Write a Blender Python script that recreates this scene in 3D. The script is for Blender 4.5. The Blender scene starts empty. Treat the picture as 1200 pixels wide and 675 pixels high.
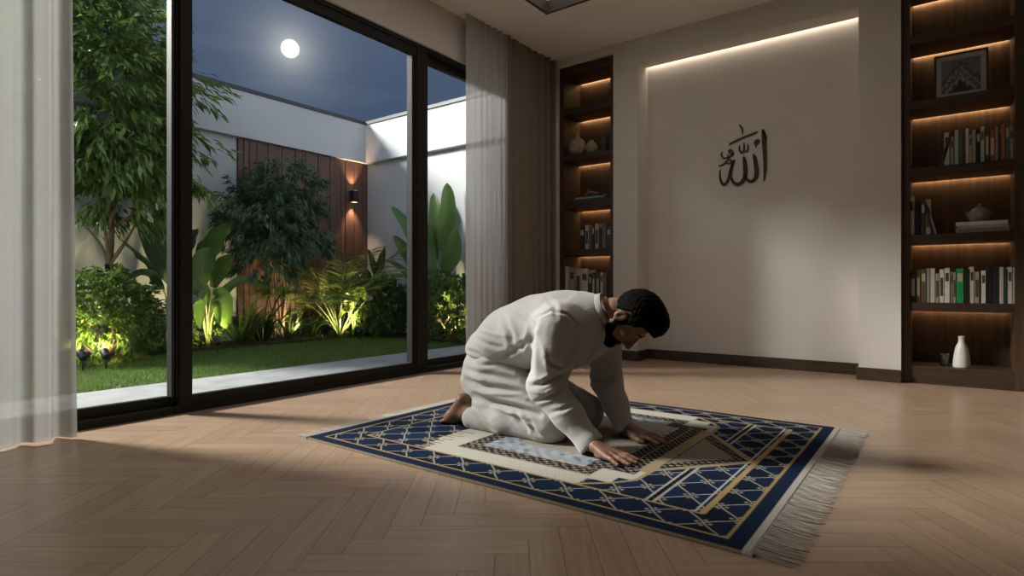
import bpy, bmesh, math, random
import numpy as np
from mathutils import Vector, Matrix, Euler

random.seed(7)
RNG = np.random.default_rng(11)
scene = bpy.context.scene
COL = scene.collection

# ---------------------------------------------------------------- camera geometry
F_PX, HZ, YAW, EYE = 680.0, 335.0, math.radians(36.6), 0.70
SN, CS = math.sin(YAW), math.cos(YAW)


def on_y(u, v, Y):
    """photo point (u,v) measured on the upright plane Y = const -> metres"""
    r = (u - 600) / F_PX
    D = Y / (SN * r + CS)
    R = r * D
    return Vector((CS * R - SN * D, SN * R + CS * D, EYE + (HZ - v) / F_PX * D))


def on_x(u, v, X):
    r = (u - 600) / F_PX
    D = X / (CS * r - SN)
    R = r * D
    return Vector((CS * R - SN * D, SN * R + CS * D, EYE + (HZ - v) / F_PX * D))


def on_z(u, v, z=0.0):
    D = F_PX * (EYE - z) / (v - HZ)
    R = (u - 600) / F_PX * D
    return Vector((CS * R - SN * D, SN * R + CS * D, z))


# ---------------------------------------------------------------- object helpers
def tag(o, label=None, cat=None, group=None, kind=None):
    if label: o['label'] = label
    if cat: o['category'] = cat
    if group: o['group'] = group
    if kind: o['kind'] = kind
    return o


def link(name, me, mat=None, parent=None):
    o = bpy.data.objects.new(name, me)
    COL.objects.link(o)
    if mat is not None and me is not None:
        for m in (mat if isinstance(mat, (list, tuple)) else [mat]):
            me.materials.append(m)
    if parent is not None:
        o.parent = parent
        o.matrix_parent_inverse = Matrix.Translation(parent.location).inverted() if parent.type == 'EMPTY' else Matrix.Identity(4)
    return o


def empty(name, loc, label, cat, group=None):
    o = bpy.data.objects.new(name, None)
    COL.objects.link(o)
    o.location = loc
    o.empty_display_size = 0.05
    return tag(o, label, cat, group)


class MB:
    """collects shapes; build() links them as one mesh object"""

    def __init__(s):
        s.bm = bmesh.new()

    def box(s, x0, x1, y0, y1, z0, z1, bevel=0.0, M=None):
        b = bmesh.new()
        bmesh.ops.create_cube(b, size=1)
        for v in b.verts:
            v.co = Vector((x0 + (v.co.x + .5) * (x1 - x0), y0 + (v.co.y + .5) * (y1 - y0), z0 + (v.co.z + .5) * (z1 - z0)))
        if bevel:
            bmesh.ops.bevel(b, geom=b.edges[:], offset=bevel, segments=2, profile=.7, affect='EDGES')
        s._merge(b, M)
        return s

    def _merge(s, b, M=None):
        if M is not None:
            b.transform(M)
        me = bpy.data.meshes.new('t')
        b.to_mesh(me)
        b.free()
        s.bm.from_mesh(me)
        bpy.data.meshes.remove(me)

    def lathe(s, prof, n=32, M=None):
        b = bmesh.new()
        rings = []
        for r, z in prof:
            rings.append([b.verts.new((r * math.cos(2 * math.pi * i / n), r * math.sin(2 * math.pi * i / n), z)) for i in range(n)])
        for a, c in zip(rings, rings[1:]):
            for i in range(n):
                b.faces.new((a[i], a[(i + 1) % n], c[(i + 1) % n], c[i]))
        b.faces.new(rings[0][::-1])
        b.faces.new(rings[-1])
        for f in b.faces: f.smooth = True
        s._merge(b, M)
        return s

    def tube(s, pts, radii, n=8, cap=True):
        b = bmesh.new()
        pts = [Vector(p) for p in pts]
        rings = []
        up = Vector((0, 0, 1))
        for i, p in enumerate(pts):
            t = (pts[min(i + 1, len(pts) - 1)] - pts[max(i - 1, 0)]).normalized()
            a = t.cross(up)
            if a.length < 1e-3: a = t.cross(Vector((1, 0, 0)))
            a.normalize()
            c = t.cross(a)
            r = radii[i] if hasattr(radii, '__len__') else radii
            rings.append([b.verts.new(p + (a * math.cos(2 * math.pi * k / n) + c * math.sin(2 * math.pi * k / n)) * r) for k in range(n)])
        for a, c in zip(rings, rings[1:]):
            for i in range(n):
                f = b.faces.new((a[i], a[(i + 1) % n], c[(i + 1) % n], c[i]))
                f.smooth = True
        if cap:
            b.faces.new(rings[0][::-1])
            b.faces.new(rings[-1])
        s._merge(b)
        return s

    def build(s, name, mat, parent=None, smooth=None):
        me = bpy.data.meshes.new(name)
        bmesh.ops.recalc_face_normals(s.bm, faces=s.bm.faces[:])
        s.bm.to_mesh(me)
        s.bm.free()
        if smooth is not None:
            for p in me.polygons: p.use_smooth = smooth
        return link(name, me, mat, parent)


def np_mesh(name, V, F, mat, parent=None, smooth=True):
    """V (n,3), F (m,k) with constant k"""
    V = np.asarray(V, dtype=np.float32)
    F = np.asarray(F, dtype=np.int32)
    me = bpy.data.meshes.new(name)
    me.vertices.add(len(V))
    me.vertices.foreach_set('co', V.ravel())
    k = F.shape[1]
    me.loops.add(F.size)
    me.loops.foreach_set('vertex_index', F.ravel())
    me.polygons.add(len(F))
    me.polygons.foreach_set('loop_start', np.arange(0, F.size, k, dtype=np.int32))
    me.polygons.foreach_set('loop_total', np.full(len(F), k, dtype=np.int32))
    me.polygons.foreach_set('use_smooth', np.full(len(F), smooth, dtype=bool))
    me.update(calc_edges=True)
    me.validate()
    return link(name, me, mat, parent)


# ---------------------------------------------------------------- materials
def srgb(r, g, b):
    f = lambda c: (c / 255 / 12.92) if c / 255 <= .04045 else ((c / 255 + .055) / 1.055) ** 2.4
    return (f(r), f(g), f(b), 1)


class NT:
    def __init__(s, name):
        s.m = bpy.data.materials.new(name)
        s.m.use_nodes = True
        s.t = s.m.node_tree
        s.t.nodes.clear()
        s.out = s.n('ShaderNodeOutputMaterial')

    def n(s, typ, **kw):
        nd = s.t.nodes.new(typ)
        for k, v in kw.items():
            if k.startswith('i_'):
                nd.inputs[k[2:].replace('_', ' ')].default_value = v
            else:
                setattr(nd, k, v)
        return nd

    def l(s, a, ao, b, bi):
        s.t.links.new(a.outputs[ao], b.inputs[bi])

    def math(s, op, a, b=None, c=None):
        nd = s.n('ShaderNodeMath', operation=op)
        for i, x in enumerate((a, b, c)):
            if x is None: continue
            if isinstance(x, (int, float)): nd.inputs[i].default_value = x
            else: s.t.links.new(x, nd.inputs[i])
        return nd.outputs[0]

    def ramp(s, fac, stops):
        nd = s.n('ShaderNodeValToRGB')
        el = nd.color_ramp.elements
        while len(el) > 1: el.remove(el[-1])
        el[0].position, el[0].color = stops[0]
        for p, c in stops[1:]:
            e = el.new(p)
            e.color = c
        s.t.links.new(fac, nd.inputs[0])
        return nd.outputs[0]


def plain(name, col, rough=.6, metal=0, noise=0.0, nscale=8, bump=0.0, bscale=60, spec=.5, sheen=0, stretch=None, coat=0):
    t = NT(name)
    p = t.n('ShaderNodeBsdfPrincipled', i_Roughness=rough, i_Metallic=metal)
    p.inputs['Specular IOR Level'].default_value = spec
    if sheen:
        p.inputs['Sheen Weight'].default_value = sheen
    if coat:
        p.inputs['Coat Weight'].default_value = coat
    tc = t.n('ShaderNodeTexCoord')
    mp = t.n('ShaderNodeMapping')
    if stretch: mp.inputs['Scale'].default_value = stretch
    t.l(tc, 'Object', mp, 0)
    if noise:
        nz = t.n('ShaderNodeTexNoise', i_Scale=nscale, i_Detail=5)
        t.l(mp, 0, nz, 'Vector')
        lo = tuple(max(0, c * (1 - noise)) for c in col[:3]) + (1,)
        hi = tuple(min(1, c * (1 + noise)) for c in col[:3]) + (1,)
        t.t.links.new(t.ramp(nz.outputs[0], [(.3, lo), (.7, hi)]), p.inputs['Base Color'])
    else:
        p.inputs['Base Color'].default_value = col
    if bump:
        nb = t.n('ShaderNodeTexNoise', i_Scale=bscale, i_Detail=4)
        t.l(mp, 0, nb, 'Vector')
        bp = t.n('ShaderNodeBump', i_Strength=bump, i_Distance=.01)
        t.l(nb, 0, bp, 'Height')
        t.l(bp, 0, p, 'Normal')
    t.l(p, 0, t.out, 0)
    return t.m


def wood(name, c0, c1, rough=.5, axis='Z', scale=1.0):
    t = NT(name)
    p = t.n('ShaderNodeBsdfPrincipled', i_Roughness=rough)
    tc = t.n('ShaderNodeTexCoord')
    mp = t.n('ShaderNodeMapping')
    s = {'X': (1.2, 26, 26), 'Y': (26, 1.2, 26), 'Z': (26, 26, 1.2)}[axis]
    mp.inputs['Scale'].default_value = tuple(k * scale for k in s)
    t.l(tc, 'Object', mp, 0)
    nz = t.n('ShaderNodeTexNoise', i_Scale=1.6, i_Detail=7, i_Roughness=.62, i_Distortion=.4)
    t.l(mp, 0, nz, 'Vector')
    col = t.ramp(nz.outputs[0], [(.28, c0), (.72, c1)])
    t.t.links.new(col, p.inputs['Base Color'])
    bp = t.n('ShaderNodeBump', i_Strength=.12, i_Distance=.004)
    t.l(nz, 0, bp, 'Height')
    t.l(bp, 0, p, 'Normal')
    t.l(p, 0, t.out, 0)
    return t.m


def emit(name, col, strength):
    t = NT(name)
    e = t.n('ShaderNodeEmission', i_Strength=strength)
    e.inputs[0].default_value = col
    t.l(e, 0, t.out, 0)
    return t.m


def leafmat(name, c0, c1, rough=.45, trans=.35):
    t = NT(name)
    g = t.n('ShaderNodeNewGeometry')
    col = t.ramp(g.outputs['Random Per Island'], [(0, c0), (1, c1)])
    p = t.n('ShaderNodeBsdfPrincipled', i_Roughness=rough)
    t.t.links.new(col, p.inputs['Base Color'])
    tr = t.n('ShaderNodeBsdfTranslucent')
    t.t.links.new(col, tr.inputs[0])
    mx = t.n('ShaderNodeMixShader')
    mx.inputs[0].default_value = trans
    t.l(p, 0, mx, 1)
    t.l(tr, 0, mx, 2)
    t.l(mx, 0, t.out, 0)
    return t.m


def make_glass(name):
    t = NT(name)
    tr = t.n('ShaderNodeBsdfTransparent')
    tr.inputs[0].default_value = (.94, .96, .95, 1)
    gl = t.n('ShaderNodeBsdfGlossy', i_Roughness=0.0)
    g = t.n('ShaderNodeNewGeometry')
    dt = t.n('ShaderNodeVectorMath', operation='DOT_PRODUCT')
    t.l(g, 'Incoming', dt, 0)
    t.l(g, 'Normal', dt, 1)
    c = t.math('SUBTRACT', 1.0, t.math('ABSOLUTE', dt.outputs['Value']))
    fac = t.math('MULTIPLY_ADD', t.math('POWER', c, 5.0), .6, .0012)
    mx = t.n('ShaderNodeMixShader')
    t.t.links.new(fac, mx.inputs[0])
    t.l(tr, 0, mx, 1)
    t.l(gl, 0, mx, 2)
    t.l(mx, 0, t.out, 0)
    return t.m


def make_sheer(name, col, transp=.2):
    t = NT(name)
    d = t.n('ShaderNodeBsdfDiffuse')
    d.inputs[0].default_value = col
    tl = t.n('ShaderNodeBsdfTranslucent')
    tl.inputs[0].default_value = col
    a = t.n('ShaderNodeMixShader')
    a.inputs[0].default_value = .27
    t.l(d, 0, a, 1)
    t.l(tl, 0, a, 2)
    tr = t.n('ShaderNodeBsdfTransparent')
    b = t.n('ShaderNodeMixShader')
    b.inputs[0].default_value = transp
    t.l(a, 0, b, 1)
    t.l(tr, 0, b, 2)
    t.l(b, 0, t.out, 0)
    return t.m


def make_parquet(name):
    t = NT(name)
    p = t.n('ShaderNodeBsdfPrincipled')
    uv = t.n('ShaderNodeUVMap')
    g = t.n('ShaderNodeNewGeometry')
    mp = t.n('ShaderNodeMapping')
    mp.inputs['Scale'].default_value = (3.5, 62, 1)
    t.l(uv, 0, mp, 0)
    cmb = t.n('ShaderNodeCombineXYZ')
    r = t.math('MULTIPLY', g.outputs['Random Per Island'], 40.0)
    t.t.links.new(r, cmb.inputs[0])
    t.t.links.new(r, cmb.inputs[1])
    ad = t.n('ShaderNodeVectorMath', operation='ADD')
    t.l(mp, 0, ad, 0)
    t.l(cmb, 0, ad, 1)
    nz = t.n('ShaderNodeTexNoise', i_Scale=1.0, i_Detail=6, i_Roughness=.6, i_Distortion=.6)
    t.l(ad, 0, nz, 'Vector')
    base = t.ramp(g.outputs['Random Per Island'], [(0, (.36, .246, .170, 1)), (.5, (.39, .268, .186, 1)), (1, (.42, .290, .203, 1))])
    grain = t.ramp(nz.outputs[0], [(.3, (.80, .78, .76, 1)), (.7, (1.1, 1.1, 1.1, 1))])
    mx = t.n('ShaderNodeMix', data_type='RGBA', blend_type='MULTIPLY')
    mx.inputs[0].default_value = 1
    t.t.links.new(base, mx.inputs[6])
    t.t.links.new(grain, mx.inputs[7])
    t.t.links.new(mx.outputs[2], p.inputs['Base Color'])
    rr = t.math('MULTIPLY_ADD', nz.outputs[0], .14, .24)
    t.t.links.new(rr, p.inputs['Roughness'])
    bp = t.n('ShaderNodeBump', i_Strength=.08, i_Distance=.002)
    t.l(nz, 0, bp, 'Height')
    t.l(bp, 0, p, 'Normal')
    t.l(p, 0, t.out, 0)
    return t.m


def make_fabric(name, col, rough=.85, weave=900, bump=.15, noise=.05):
    t = NT(name)
    p = t.n('ShaderNodeBsdfPrincipled', i_Roughness=rough)
    p.inputs['Sheen Weight'].default_value = .25
    p.inputs['Specular IOR Level'].default_value = .2
    tc = t.n('ShaderNodeTexCoord')
    nz = t.n('ShaderNodeTexNoise', i_Scale=9, i_Detail=5)
    t.l(tc, 'Object', nz, 'Vector')
    lo = tuple(c * (1 - noise) for c in col[:3]) + (1,)
    t.t.links.new(t.ramp(nz.outputs[0], [(.3, lo), (.7, col)]), p.inputs['Base Color'])
    n2 = t.n('ShaderNodeTexNoise', i_Scale=weave, i_Detail=2)
    t.l(tc, 'Object', n2, 'Vector')
    n3 = t.n('ShaderNodeTexNoise', i_Scale=14, i_Detail=3, i_Distortion=.5)
    t.l(tc, 'Object', n3, 'Vector')
    b1 = t.n('ShaderNodeBump', i_Strength=bump, i_Distance=.002)
    t.l(n2, 0, b1, 'Height')
    b2 = t.n('ShaderNodeBump', i_Strength=.35, i_Distance=.012)
    t.l(n3, 0, b2, 'Height')
    t.l(b1, 0, b2, 'Normal')
    t.l(b2, 0, p, 'Normal')
    t.l(p, 0, t.out, 0)
    return t.m


def make_vcol(name, attr, rough=.9, bump=.4, bscale=700):
    t = NT(name)
    p = t.n('ShaderNodeBsdfPrincipled', i_Roughness=rough)
    p.inputs['Specular IOR Level'].default_value = .06
    a = t.n('ShaderNodeAttribute', attribute_name=attr)
    tc = t.n('ShaderNodeTexCoord')
    nz = t.n('ShaderNodeTexNoise', i_Scale=180, i_Detail=3)
    t.l(tc, 'Object', nz, 'Vector')
    mx = t.n('ShaderNodeMix', data_type='RGBA', blend_type='MULTIPLY')
    mx.inputs[0].default_value = 1
    t.l(a, 'Color', mx, 6)
    t.t.links.new(t.ramp(nz.outputs[0], [(.3, (.72, .72, .72, 1)), (.7, (1.12, 1.12, 1.12, 1))]), mx.inputs[7])
    t.t.links.new(mx.outputs[2], p.inputs['Base Color'])
    n2 = t.n('ShaderNodeTexNoise', i_Scale=bscale, i_Detail=2)
    t.l(tc, 'Object', n2, 'Vector')
    b1 = t.n('ShaderNodeBump', i_Strength=bump, i_Distance=.003)
    t.l(n2, 0, b1, 'Height')
    t.l(b1, 0, p, 'Normal')
    t.l(p, 0, t.out, 0)
    return t.m


M = {}
M['plaster'] = plain('plaster', (.66, .615, .58, 1), .85, noise=.03, nscale=3, bump=.06, bscale=220, spec=.25)
M['far_wall'] = plain('umber_plaster', (.16, .13, .105, 1), .9, noise=.05, nscale=3, spec=.2)  # unseen walls, darkened so less light bounces onto the near floor
M['ceiling'] = plain('ceiling_paint', (.85, .80, .75, 1), .9, noise=.02, nscale=2, bump=.04, bscale=200, spec=.2)
M['garden_wall'] = plain('garden_render', (.50, .505, .52, 1), .9, noise=.06, nscale=1.5, bump=.1, bscale=120, spec=.2)
M['coping'] = plain('coping_metal', (.045, .047, .055, 1), .5, noise=.1)
M['alu'] = plain('black_aluminium', (.020, .019, .0175, 1), .55, noise=.05, nscale=20, spec=.18)
M['alu_edge'] = plain('brushed_aluminium', (.03, .03, .031, 1), .6, noise=.05, nscale=20, spec=.2)
M['glass'] = make_glass('window_glass')
M['sheer'] = make_sheer('sheer_voile', (.53, .515, .50, 1), .12)
M['drape'] = make_fabric('taupe_drape', (.21, .168, .132, 1), .9, 500, .2, .12)
M['walnut'] = wood('dark_walnut', (.028, .015, .009, 1), (.068, .038, .022, 1), .45, 'X')
M['walnut_v'] = wood('dark_walnut_upright', (.03, .016, .009, 1), (.085, .047, .026, 1), .45, 'Z')
M['skirting'] = wood('skirting_walnut', (.035, .019, .012, 1), (.075, .042, .027, 1), .45, 'X')
M['cedar'] = wood('cedar_boards', (.085, .043, .031, 1), (.165, .085, .060, 1), .6, 'Z')
M['parquet'] = make_parquet('oak_parquet')
M['subfloor'] = plain('parquet_joint', (.05, .03, .02, 1), .9, noise=.1)
M['stone'] = plain('patio_stone', (.30, .30, .305, 1), .75, noise=.18, nscale=5, bump=.15, bscale=30)
M['soil'] = plain('soil', (.05, .035, .022, 1), .95, noise=.4, nscale=20, bump=.5, bscale=60)
M['turf'] = plain('turf', (.06, .10, .028, 1), .95, noise=.35, nscale=14, bump=.4, bscale=120)
M['grass'] = leafmat('grass_blades', (.10, .17, .035, 1), (.22, .32, .08, 1), .6, .3)
M['tree_leaf'] = leafmat('tree_leaf', (.075, .14, .034, 1), (.22, .32, .08, 1), .42, .35)
M['shrub_leaf'] = leafmat('shrub_leaf', (.05, .095, .05, 1), (.13, .20, .105, 1), .4, .25)
M['bush_leaf'] = leafmat('bush_leaf', (.06, .12, .02, 1), (.16, .24, .05, 1), .45, .4)
M['hedge_leaf'] = leafmat('hedge_leaf', (.04, .085, .02, 1), (.12, .19, .04, 1), .45, .35)
M['banana_leaf'] = leafmat('banana_leaf', (.05, .12, .03, 1), (.14, .24, .05, 1), .38, .4)
M['dark_leaf'] = leafmat('dark_leaf', (.035, .075, .03, 1), (.07, .12, .045, 1), .4, .2)
M['palm_leaf'] = leafmat('palm_leaf', (.12, .19, .03, 1), (.28, .34, .07, 1), .45, .4)
M['blade_leaf'] = leafmat('blade_leaf', (.04, .09, .02, 1), (.12, .18, .05, 1), .45, .35)
M['bark'] = plain('bark', (.22, .16, .11, 1), .9, noise=.3, nscale=30, bump=.6, bscale=60, stretch=(1, 1, .25))
M['stem'] = plain('green_stem', (.14, .17, .06, 1), .6, noise=.2, nscale=12)
M['fixture'] = plain('fixture_black', (.015, .015, .016, 1), .45, noise=.1)
M['lamp_warm'] = emit('lamp_lens', (1, .86, .45, 1), 14)
M['led'] = emit('shelf_led', (1, .65, .33, 1), 24.0)
M['led_cove'] = emit('cove_led', (1, .87, .68, 1), 7.0)
M['panel'] = emit('ceiling_panel', (1, .90, .78, 1), 1.0)
M['tray'] = plain('tray_side', (.06, .048, .036, 1), .7, noise=.05)
M['bronze'] = plain('bronze_letters', (.045, .028, .018, 1), .45, metal=.4, noise=.1, nscale=30)
M['moon'] = emit('moon_disc', (1, .985, .94, 1), 1.6)
# ================================================================ ROOM SHELL
XW = -3.33            # inner face of the window wall
YB = 5.04             # inner face of the back wall
YN = 5.28             # back of the niche
ZC = 3.01             # ceiling
XR, YF = 2.3, -2.2    # right wall and wall behind the viewer
ZCASE = 2.93          # top of the built-in bookcases
WY0, WY1, WZ = -0.65, 4.95, 2.63     # window opening


def herringbone():
    w, L, gap = .089, .4895, .0006
    a = YAW
    ca, sa = math.cos(a), math.sin(a)
    V, Fc, UV = [], [], []

    def plank(x, y, dx, dy):
        pts = [(x + gap, y + gap), (x + dx - gap, y + gap), (x + dx - gap, y + dy - gap), (x + gap, y + dy - gap)]
        W = [(ca * p - sa * q, sa * p + ca * q) for p, q in pts]
        if max(p[0] for p in W) < XW - .06 or min(p[0] for p in W) > XR or max(p[1] for p in W) < YF or min(p[1] for p in W) > YN + .2:
            return
        i = len(V)
        V.extend((p[0], p[1], 0.0) for p in W)
        Fc.append((i, i + 1, i + 2, i + 3))
        if dx > dy: UV.extend([(0, 0), (L, 0), (L, w), (0, w)])
        else: UV.extend([(0, 0), (0, w), (L, w), (L, 0)])

    for n in range(-16, 17):
        for i in range(-90, 91):
            ox, oy = i * w + n * L, i * w - n * L
            if abs(ox) > 8 or abs(oy) > 8: continue
            plank(ox, oy, L, w)
            plank(ox, oy + w, w, L)
    bm = bmesh.new()
    vs = [bm.verts.new(v) for v in V]
    uvl = bm.loops.layers.uv.new('UVMap')
    for f in Fc:
        fa = bm.faces.new([vs[k] for k in f])
        for lp in fa.loops: lp[uvl].uv = UV[lp.vert.index if lp.vert.index >= 0 else 0]
    bm.verts.index_update()
    for fa, f in zip(bm.faces, Fc):
        for lp, k in zip(fa.loops, f): lp[uvl].uv = UV[k]
    for co, no in (((XW - .03, 0, 0), (-1, 0, 0)), ((XR, 0, 0), (1, 0, 0)), ((0, YF, 0), (0, -1, 0)), ((0, YN, 0), (0, 1, 0))):
        bmesh.ops.bisect_plane(bm, geom=bm.verts[:] + bm.edges[:] + bm.faces[:], plane_co=co, plane_no=no, clear_outer=True)
    # substrate showing in the joints
    z = -.0015
    q = [bm.verts.new(p) for p in ((XW - .03, YF, z), (XR, YF, z), (XR, YN, z), (XW - .03, YN, z))]
    fs = bm.faces.new(q)
    fs.material_index = 1
    me = bpy.data.meshes.new('floor')
    bm.to_mesh(me)
    bm.free()
    o = link('floor', me, [M['parquet'], M['subfloor']])
    return tag(o, 'pale oak herringbone parquet floor', 'floor', kind='structure')


herringbone()

# window wall: piers and lintel round the sliding window
b = MB()
b.box(XW - .26, XW, YF, WY0, 0, ZC)
b.box(XW - .26, XW, WY1, YB + .6, 0, ZC)
b.box(XW - .26, XW, WY0, WY1, WZ, ZC)
tag(b.build('wall_left', M['plaster']), 'plaster wall round the wide sliding window', 'wall', kind='structure')

# back wall with two bookcase alcoves and the prayer niche
PL0, PL1, PR0, PR1 = -2.535, -2.287, -.508, -.243
LC0, LC1 = -3.165, PL0          # left alcove
RC0, RC1 = PR1, .435            # right alcove
NZ = 2.79
b = MB()
b.box(XW, LC0, YB + .03, YB + .6, 0, ZC)
b.box(LC0, LC1, YB, YB + .6, ZCASE, ZC)
b.box(PL0, PL1, YB, YB + .6, 0, ZC)
b.box(PL1, PR0, YB, YN - .045, NZ, ZC)
b.box(PL1, PR0, YN - .045, YB + .6, NZ + .05, ZC)
b.box(PL1, PR0, YN, YB + .6, 0, NZ + .05)
b.box(PR0, PR1, YB, YB + .6, 0, ZC)
b.box(RC0, RC1, YB, YB + .6, ZCASE, ZC)
b.box(RC1, XR, YB, YB + .6, 0, ZC)
b.box(LC0, LC1, YB + .5, YB + .6, 0, ZCASE)
b.box(RC0, RC1, YB + .5, YB + .6, 0, ZCASE)
tag(b.build('wall_back', M['plaster']), 'pale plaster back wall with a shallow lit niche', 'wall', kind='structure')
b = MB(); b.box(XR, XR + .15, YF, YB + .6, 0, ZC)
tag(b.build('wall_right', M['far_wall']), 'umber side wall', 'wall', kind='structure')
b = MB(); b.box(XW - .26, XR + .15, YF - .15, YF, 0, ZC)
tag(b.build('wall_front', M['far_wall']), 'umber wall behind the viewer', 'wall', kind='structure')

# ceiling with a recessed tray
TX0, TX1, TY0, TY1, TD = -2.71, -.75, 1.55, 4.14, .10
b = MB()
b.box(XW - .26, TX0, YF - .15, YB + .6, ZC, ZC + .3)
b.box(TX1, XR + .15, YF - .15, YB + .6, ZC, ZC + .3)
b.box(TX0, TX1, YF - .15, TY0, ZC, ZC + .3)
b.box(TX0, TX1, TY1, YB + .6, ZC, ZC + .3)
tag(b.build('ceiling', M['ceiling']), 'warm white plaster ceiling', 'ceiling', kind='structure')
cl = empty('ceiling_light', ((TX0 + TX1) / 2, (TY0 + TY1) / 2, ZC), 'recessed ceiling light with a dark bronze surround and warm panel', 'ceiling light')
b = MB()
t = .03
b.box(TX0, TX0 + t, TY0, TY1, ZC - .004, ZC + TD + .06)
b.box(TX1 - t, TX1, TY0, TY1, ZC - .004, ZC + TD + .06)
b.box(TX0 + t, TX1 - t, TY0, TY0 + t, ZC - .004, ZC + TD + .06)
b.box(TX0 + t, TX1 - t, TY1 - t, TY1, ZC - .004, ZC + TD + .06)
b.build('surround', M['tray'], cl)
b = MB(); b.box(TX0 + t, TX1 - t, TY0 + t, TY1 - t, ZC + TD, ZC + TD + .02)
b.build('light_panel', M['panel'], cl)['label'] = 'glowing warm white panel'

# skirting
SH, ST = .092, .014


def skirting(name, boxes, label):
    b = MB()
    for bx in boxes: b.box(*bx, 0, SH, bevel=.003)
    tag(b.build(name, M['skirting']), label, 'baseboard', kind='structure')


skirting('baseboard_back', [(PL1 + ST, PR0 - ST, YN - ST, YN)], 'dark wooden skirting along the niche')
skirting('baseboard_left', [(PL0 + .002, PL1 + ST, YB - ST, YB), (PL1, PL1 + ST, YB, YN)], 'dark wooden skirting on the pillar left of the niche')
skirting('baseboard_right', [(PR0 - ST, PR1 - .002, YB - ST, YB), (PR0 - ST, PR0, YB, YN)], 'dark wooden skirting on the pillar right of the niche')
# niche cove strip
b = MB(); b.box(PL1 + .01, PR0 - .01, YN - .042, YN - .006, NZ + .036, NZ + .046)
tag(b.build('cove_light', M['led_cove']), 'thin warm strip light along the top of the wall niche', 'strip light')

# ---------------------------------------------------------------- sliding window
fx0, fx1 = XW - .13, XW - .03
m1 = (1.435, 1.533)
m2 = (3.225, 3.372)
win = bpy.data.objects.new('window_1', None); COL.objects.link(win)
win.location = (XW - .08, (WY0 + WY1) / 2, 0)
tag(win, 'tall black framed sliding window onto the garden', 'window', kind='structure')
b = MB()
b.box(fx0, fx1 + .005, WY0, WY1, -.03, .04)
b.box(fx0, fx1 + .005, WY0, WY1, WZ - .03, WZ)
b.box(fx0, fx1 + .005, WY0, WY0 + .05, .04, WZ - .03)
b.box(fx0, fx1 + .005, WY1 - .05, WY1, .04, WZ - .03)
b.build('window_frame', M['alu'], win)


def sash(y0, y1, x0, x1, sw0, sw1):
    b = MB()
    b.box(x0, x1, y0, y0 + sw0, .04, WZ - .03, bevel=.004)
    b.box(x0, x1, y1 - sw1, y1, .04, WZ - .03, bevel=.004)
    b.box(x0, x1, y0 + sw0, y1 - sw1, .04, .092, bevel=.004)
    b.box(x0, x1, y0 + sw0, y1 - sw1, WZ - .098, WZ - .03, bevel=.004)
    s = b.build('sash', M['alu'], win)
    xm = (x0 + x1) / 2
    b = MB(); b.box(xm - .006, xm + .006, y0 + sw0 - .01, y1 - sw1 + .01, .085, WZ - .09)
    b.build('glass_pane', M['glass'], s)
    return s


xi = (fx0 + fx1) / 2
sA = sash(WY0 + .05, m1[1] - .03, fx0 + .005, xi - .004, .06, .06)
sB = sash(m1[0] + .03, m2[0] + .09, xi + .004, fx1 - .004, .07, .07)
sC = sash(m2[0] + .04, WY1 - .05, fx0 + .005, xi - .004, .08, .06)
b = MB(); b.box(fx1 - .01, fx1 + .004, m1[0] + .035, m1[1], .04, WZ - .03)
b.box(fx1 - .01, fx1 + .004, m2[0] + .03, m2[1], .04, WZ - .03)
b.build('mullion', M['alu'], win)
for y in (m1[0] - .004, m2[0] - .012):
    b = MB()
    b.box(xi - .02, fx1 - .012, y, y + .016, .092, WZ - .098, bevel=.002)
    b.box(xi - .02, fx1 - .012, y + .024, y + .032, .092, WZ - .098, bevel=.002)
    b.build('edge_strip', M['alu_edge'], win)['label'] = 'silver metal edge strip of the sliding sash'


# ---------------------------------------------------------------- curtains
def curtain(name, x, y0, y1, mat, label, cat, period=.13, amp=.03, z0=.006, z1=ZC - .004, flare=0.0, seed=1, y1b=None, group=None):
    r = random.Random(seed)
    n = int((y1 - y0) / period * 20)
    nz = 40
    ph = [r.uniform(0, 6.28) for _ in range(4)]
    V = []
    for j in range(nz + 1):
        tz = j / nz
        z = z0 + (z1 - z0) * tz
        for i in range(n + 1):
            ty = i / n
            ye = y1 + ((y1b - y1) * (1 - tz) if y1b else 0)
            y = y0 + (ye - y0) * ty
            k = 2 * math.pi * (y - y0) / period
            k += 1.1 * math.sin(3.1 * (y - y0) + ph[0]) + .5 * math.sin(9 * (y - y0) + ph[1])
            a = amp * (.55 + .45 * math.sin(5 * y + ph[2])) * (1 + .25 * (1 - tz))
            dx = a * (2.1 * abs(math.sin(k / 2 + .12 * math.sin(2 * tz + ph[3]))) ** .75 - 1.25) + .15 * a * math.sin(2.3 * k + ph[1])
            dz = 0
            if j == 0: dz = .004 * (1 + math.sin(k * .7))
            V.append((x + dx + flare * (1 - tz) ** 2, y + .006 * math.sin(k * 2), z + dz))
    Fq = []
    for j in range(nz):
        for i in range(n):
            a0 = j * (n + 1) + i
            Fq.append((a0, a0 + 1, a0 + n + 2, a0 + n + 1))
    o = np_mesh(name, V, Fq, mat)
    return tag(o, label, cat, group)


curtain('sheer_curtain', XW + .11, -.9, .932, M['sheer'], 'long white sheer curtain hanging at the left edge of the window', 'curtain', .165, .058, seed=3, y1b=.95)
curtain('sheer_curtain', XW + .10, 3.70, 4.26, M['sheer'], 'narrow white sheer curtain gathered beside the taupe drape', 'curtain', .085, .026, seed=5)
curtain('drape', XW + .11, 4.24, 5.03, M['drape'], 'heavy taupe drape hanging in the room corner beside the bookcase', 'curtain', .105, .05, seed=9)


# ---------------------------------------------------------------- bookcases
SHELF_TOP = [2.500, 2.030, 1.547, 1.068, .580]
STH = .062
CF, CB = YB + .04, 5.42


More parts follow.
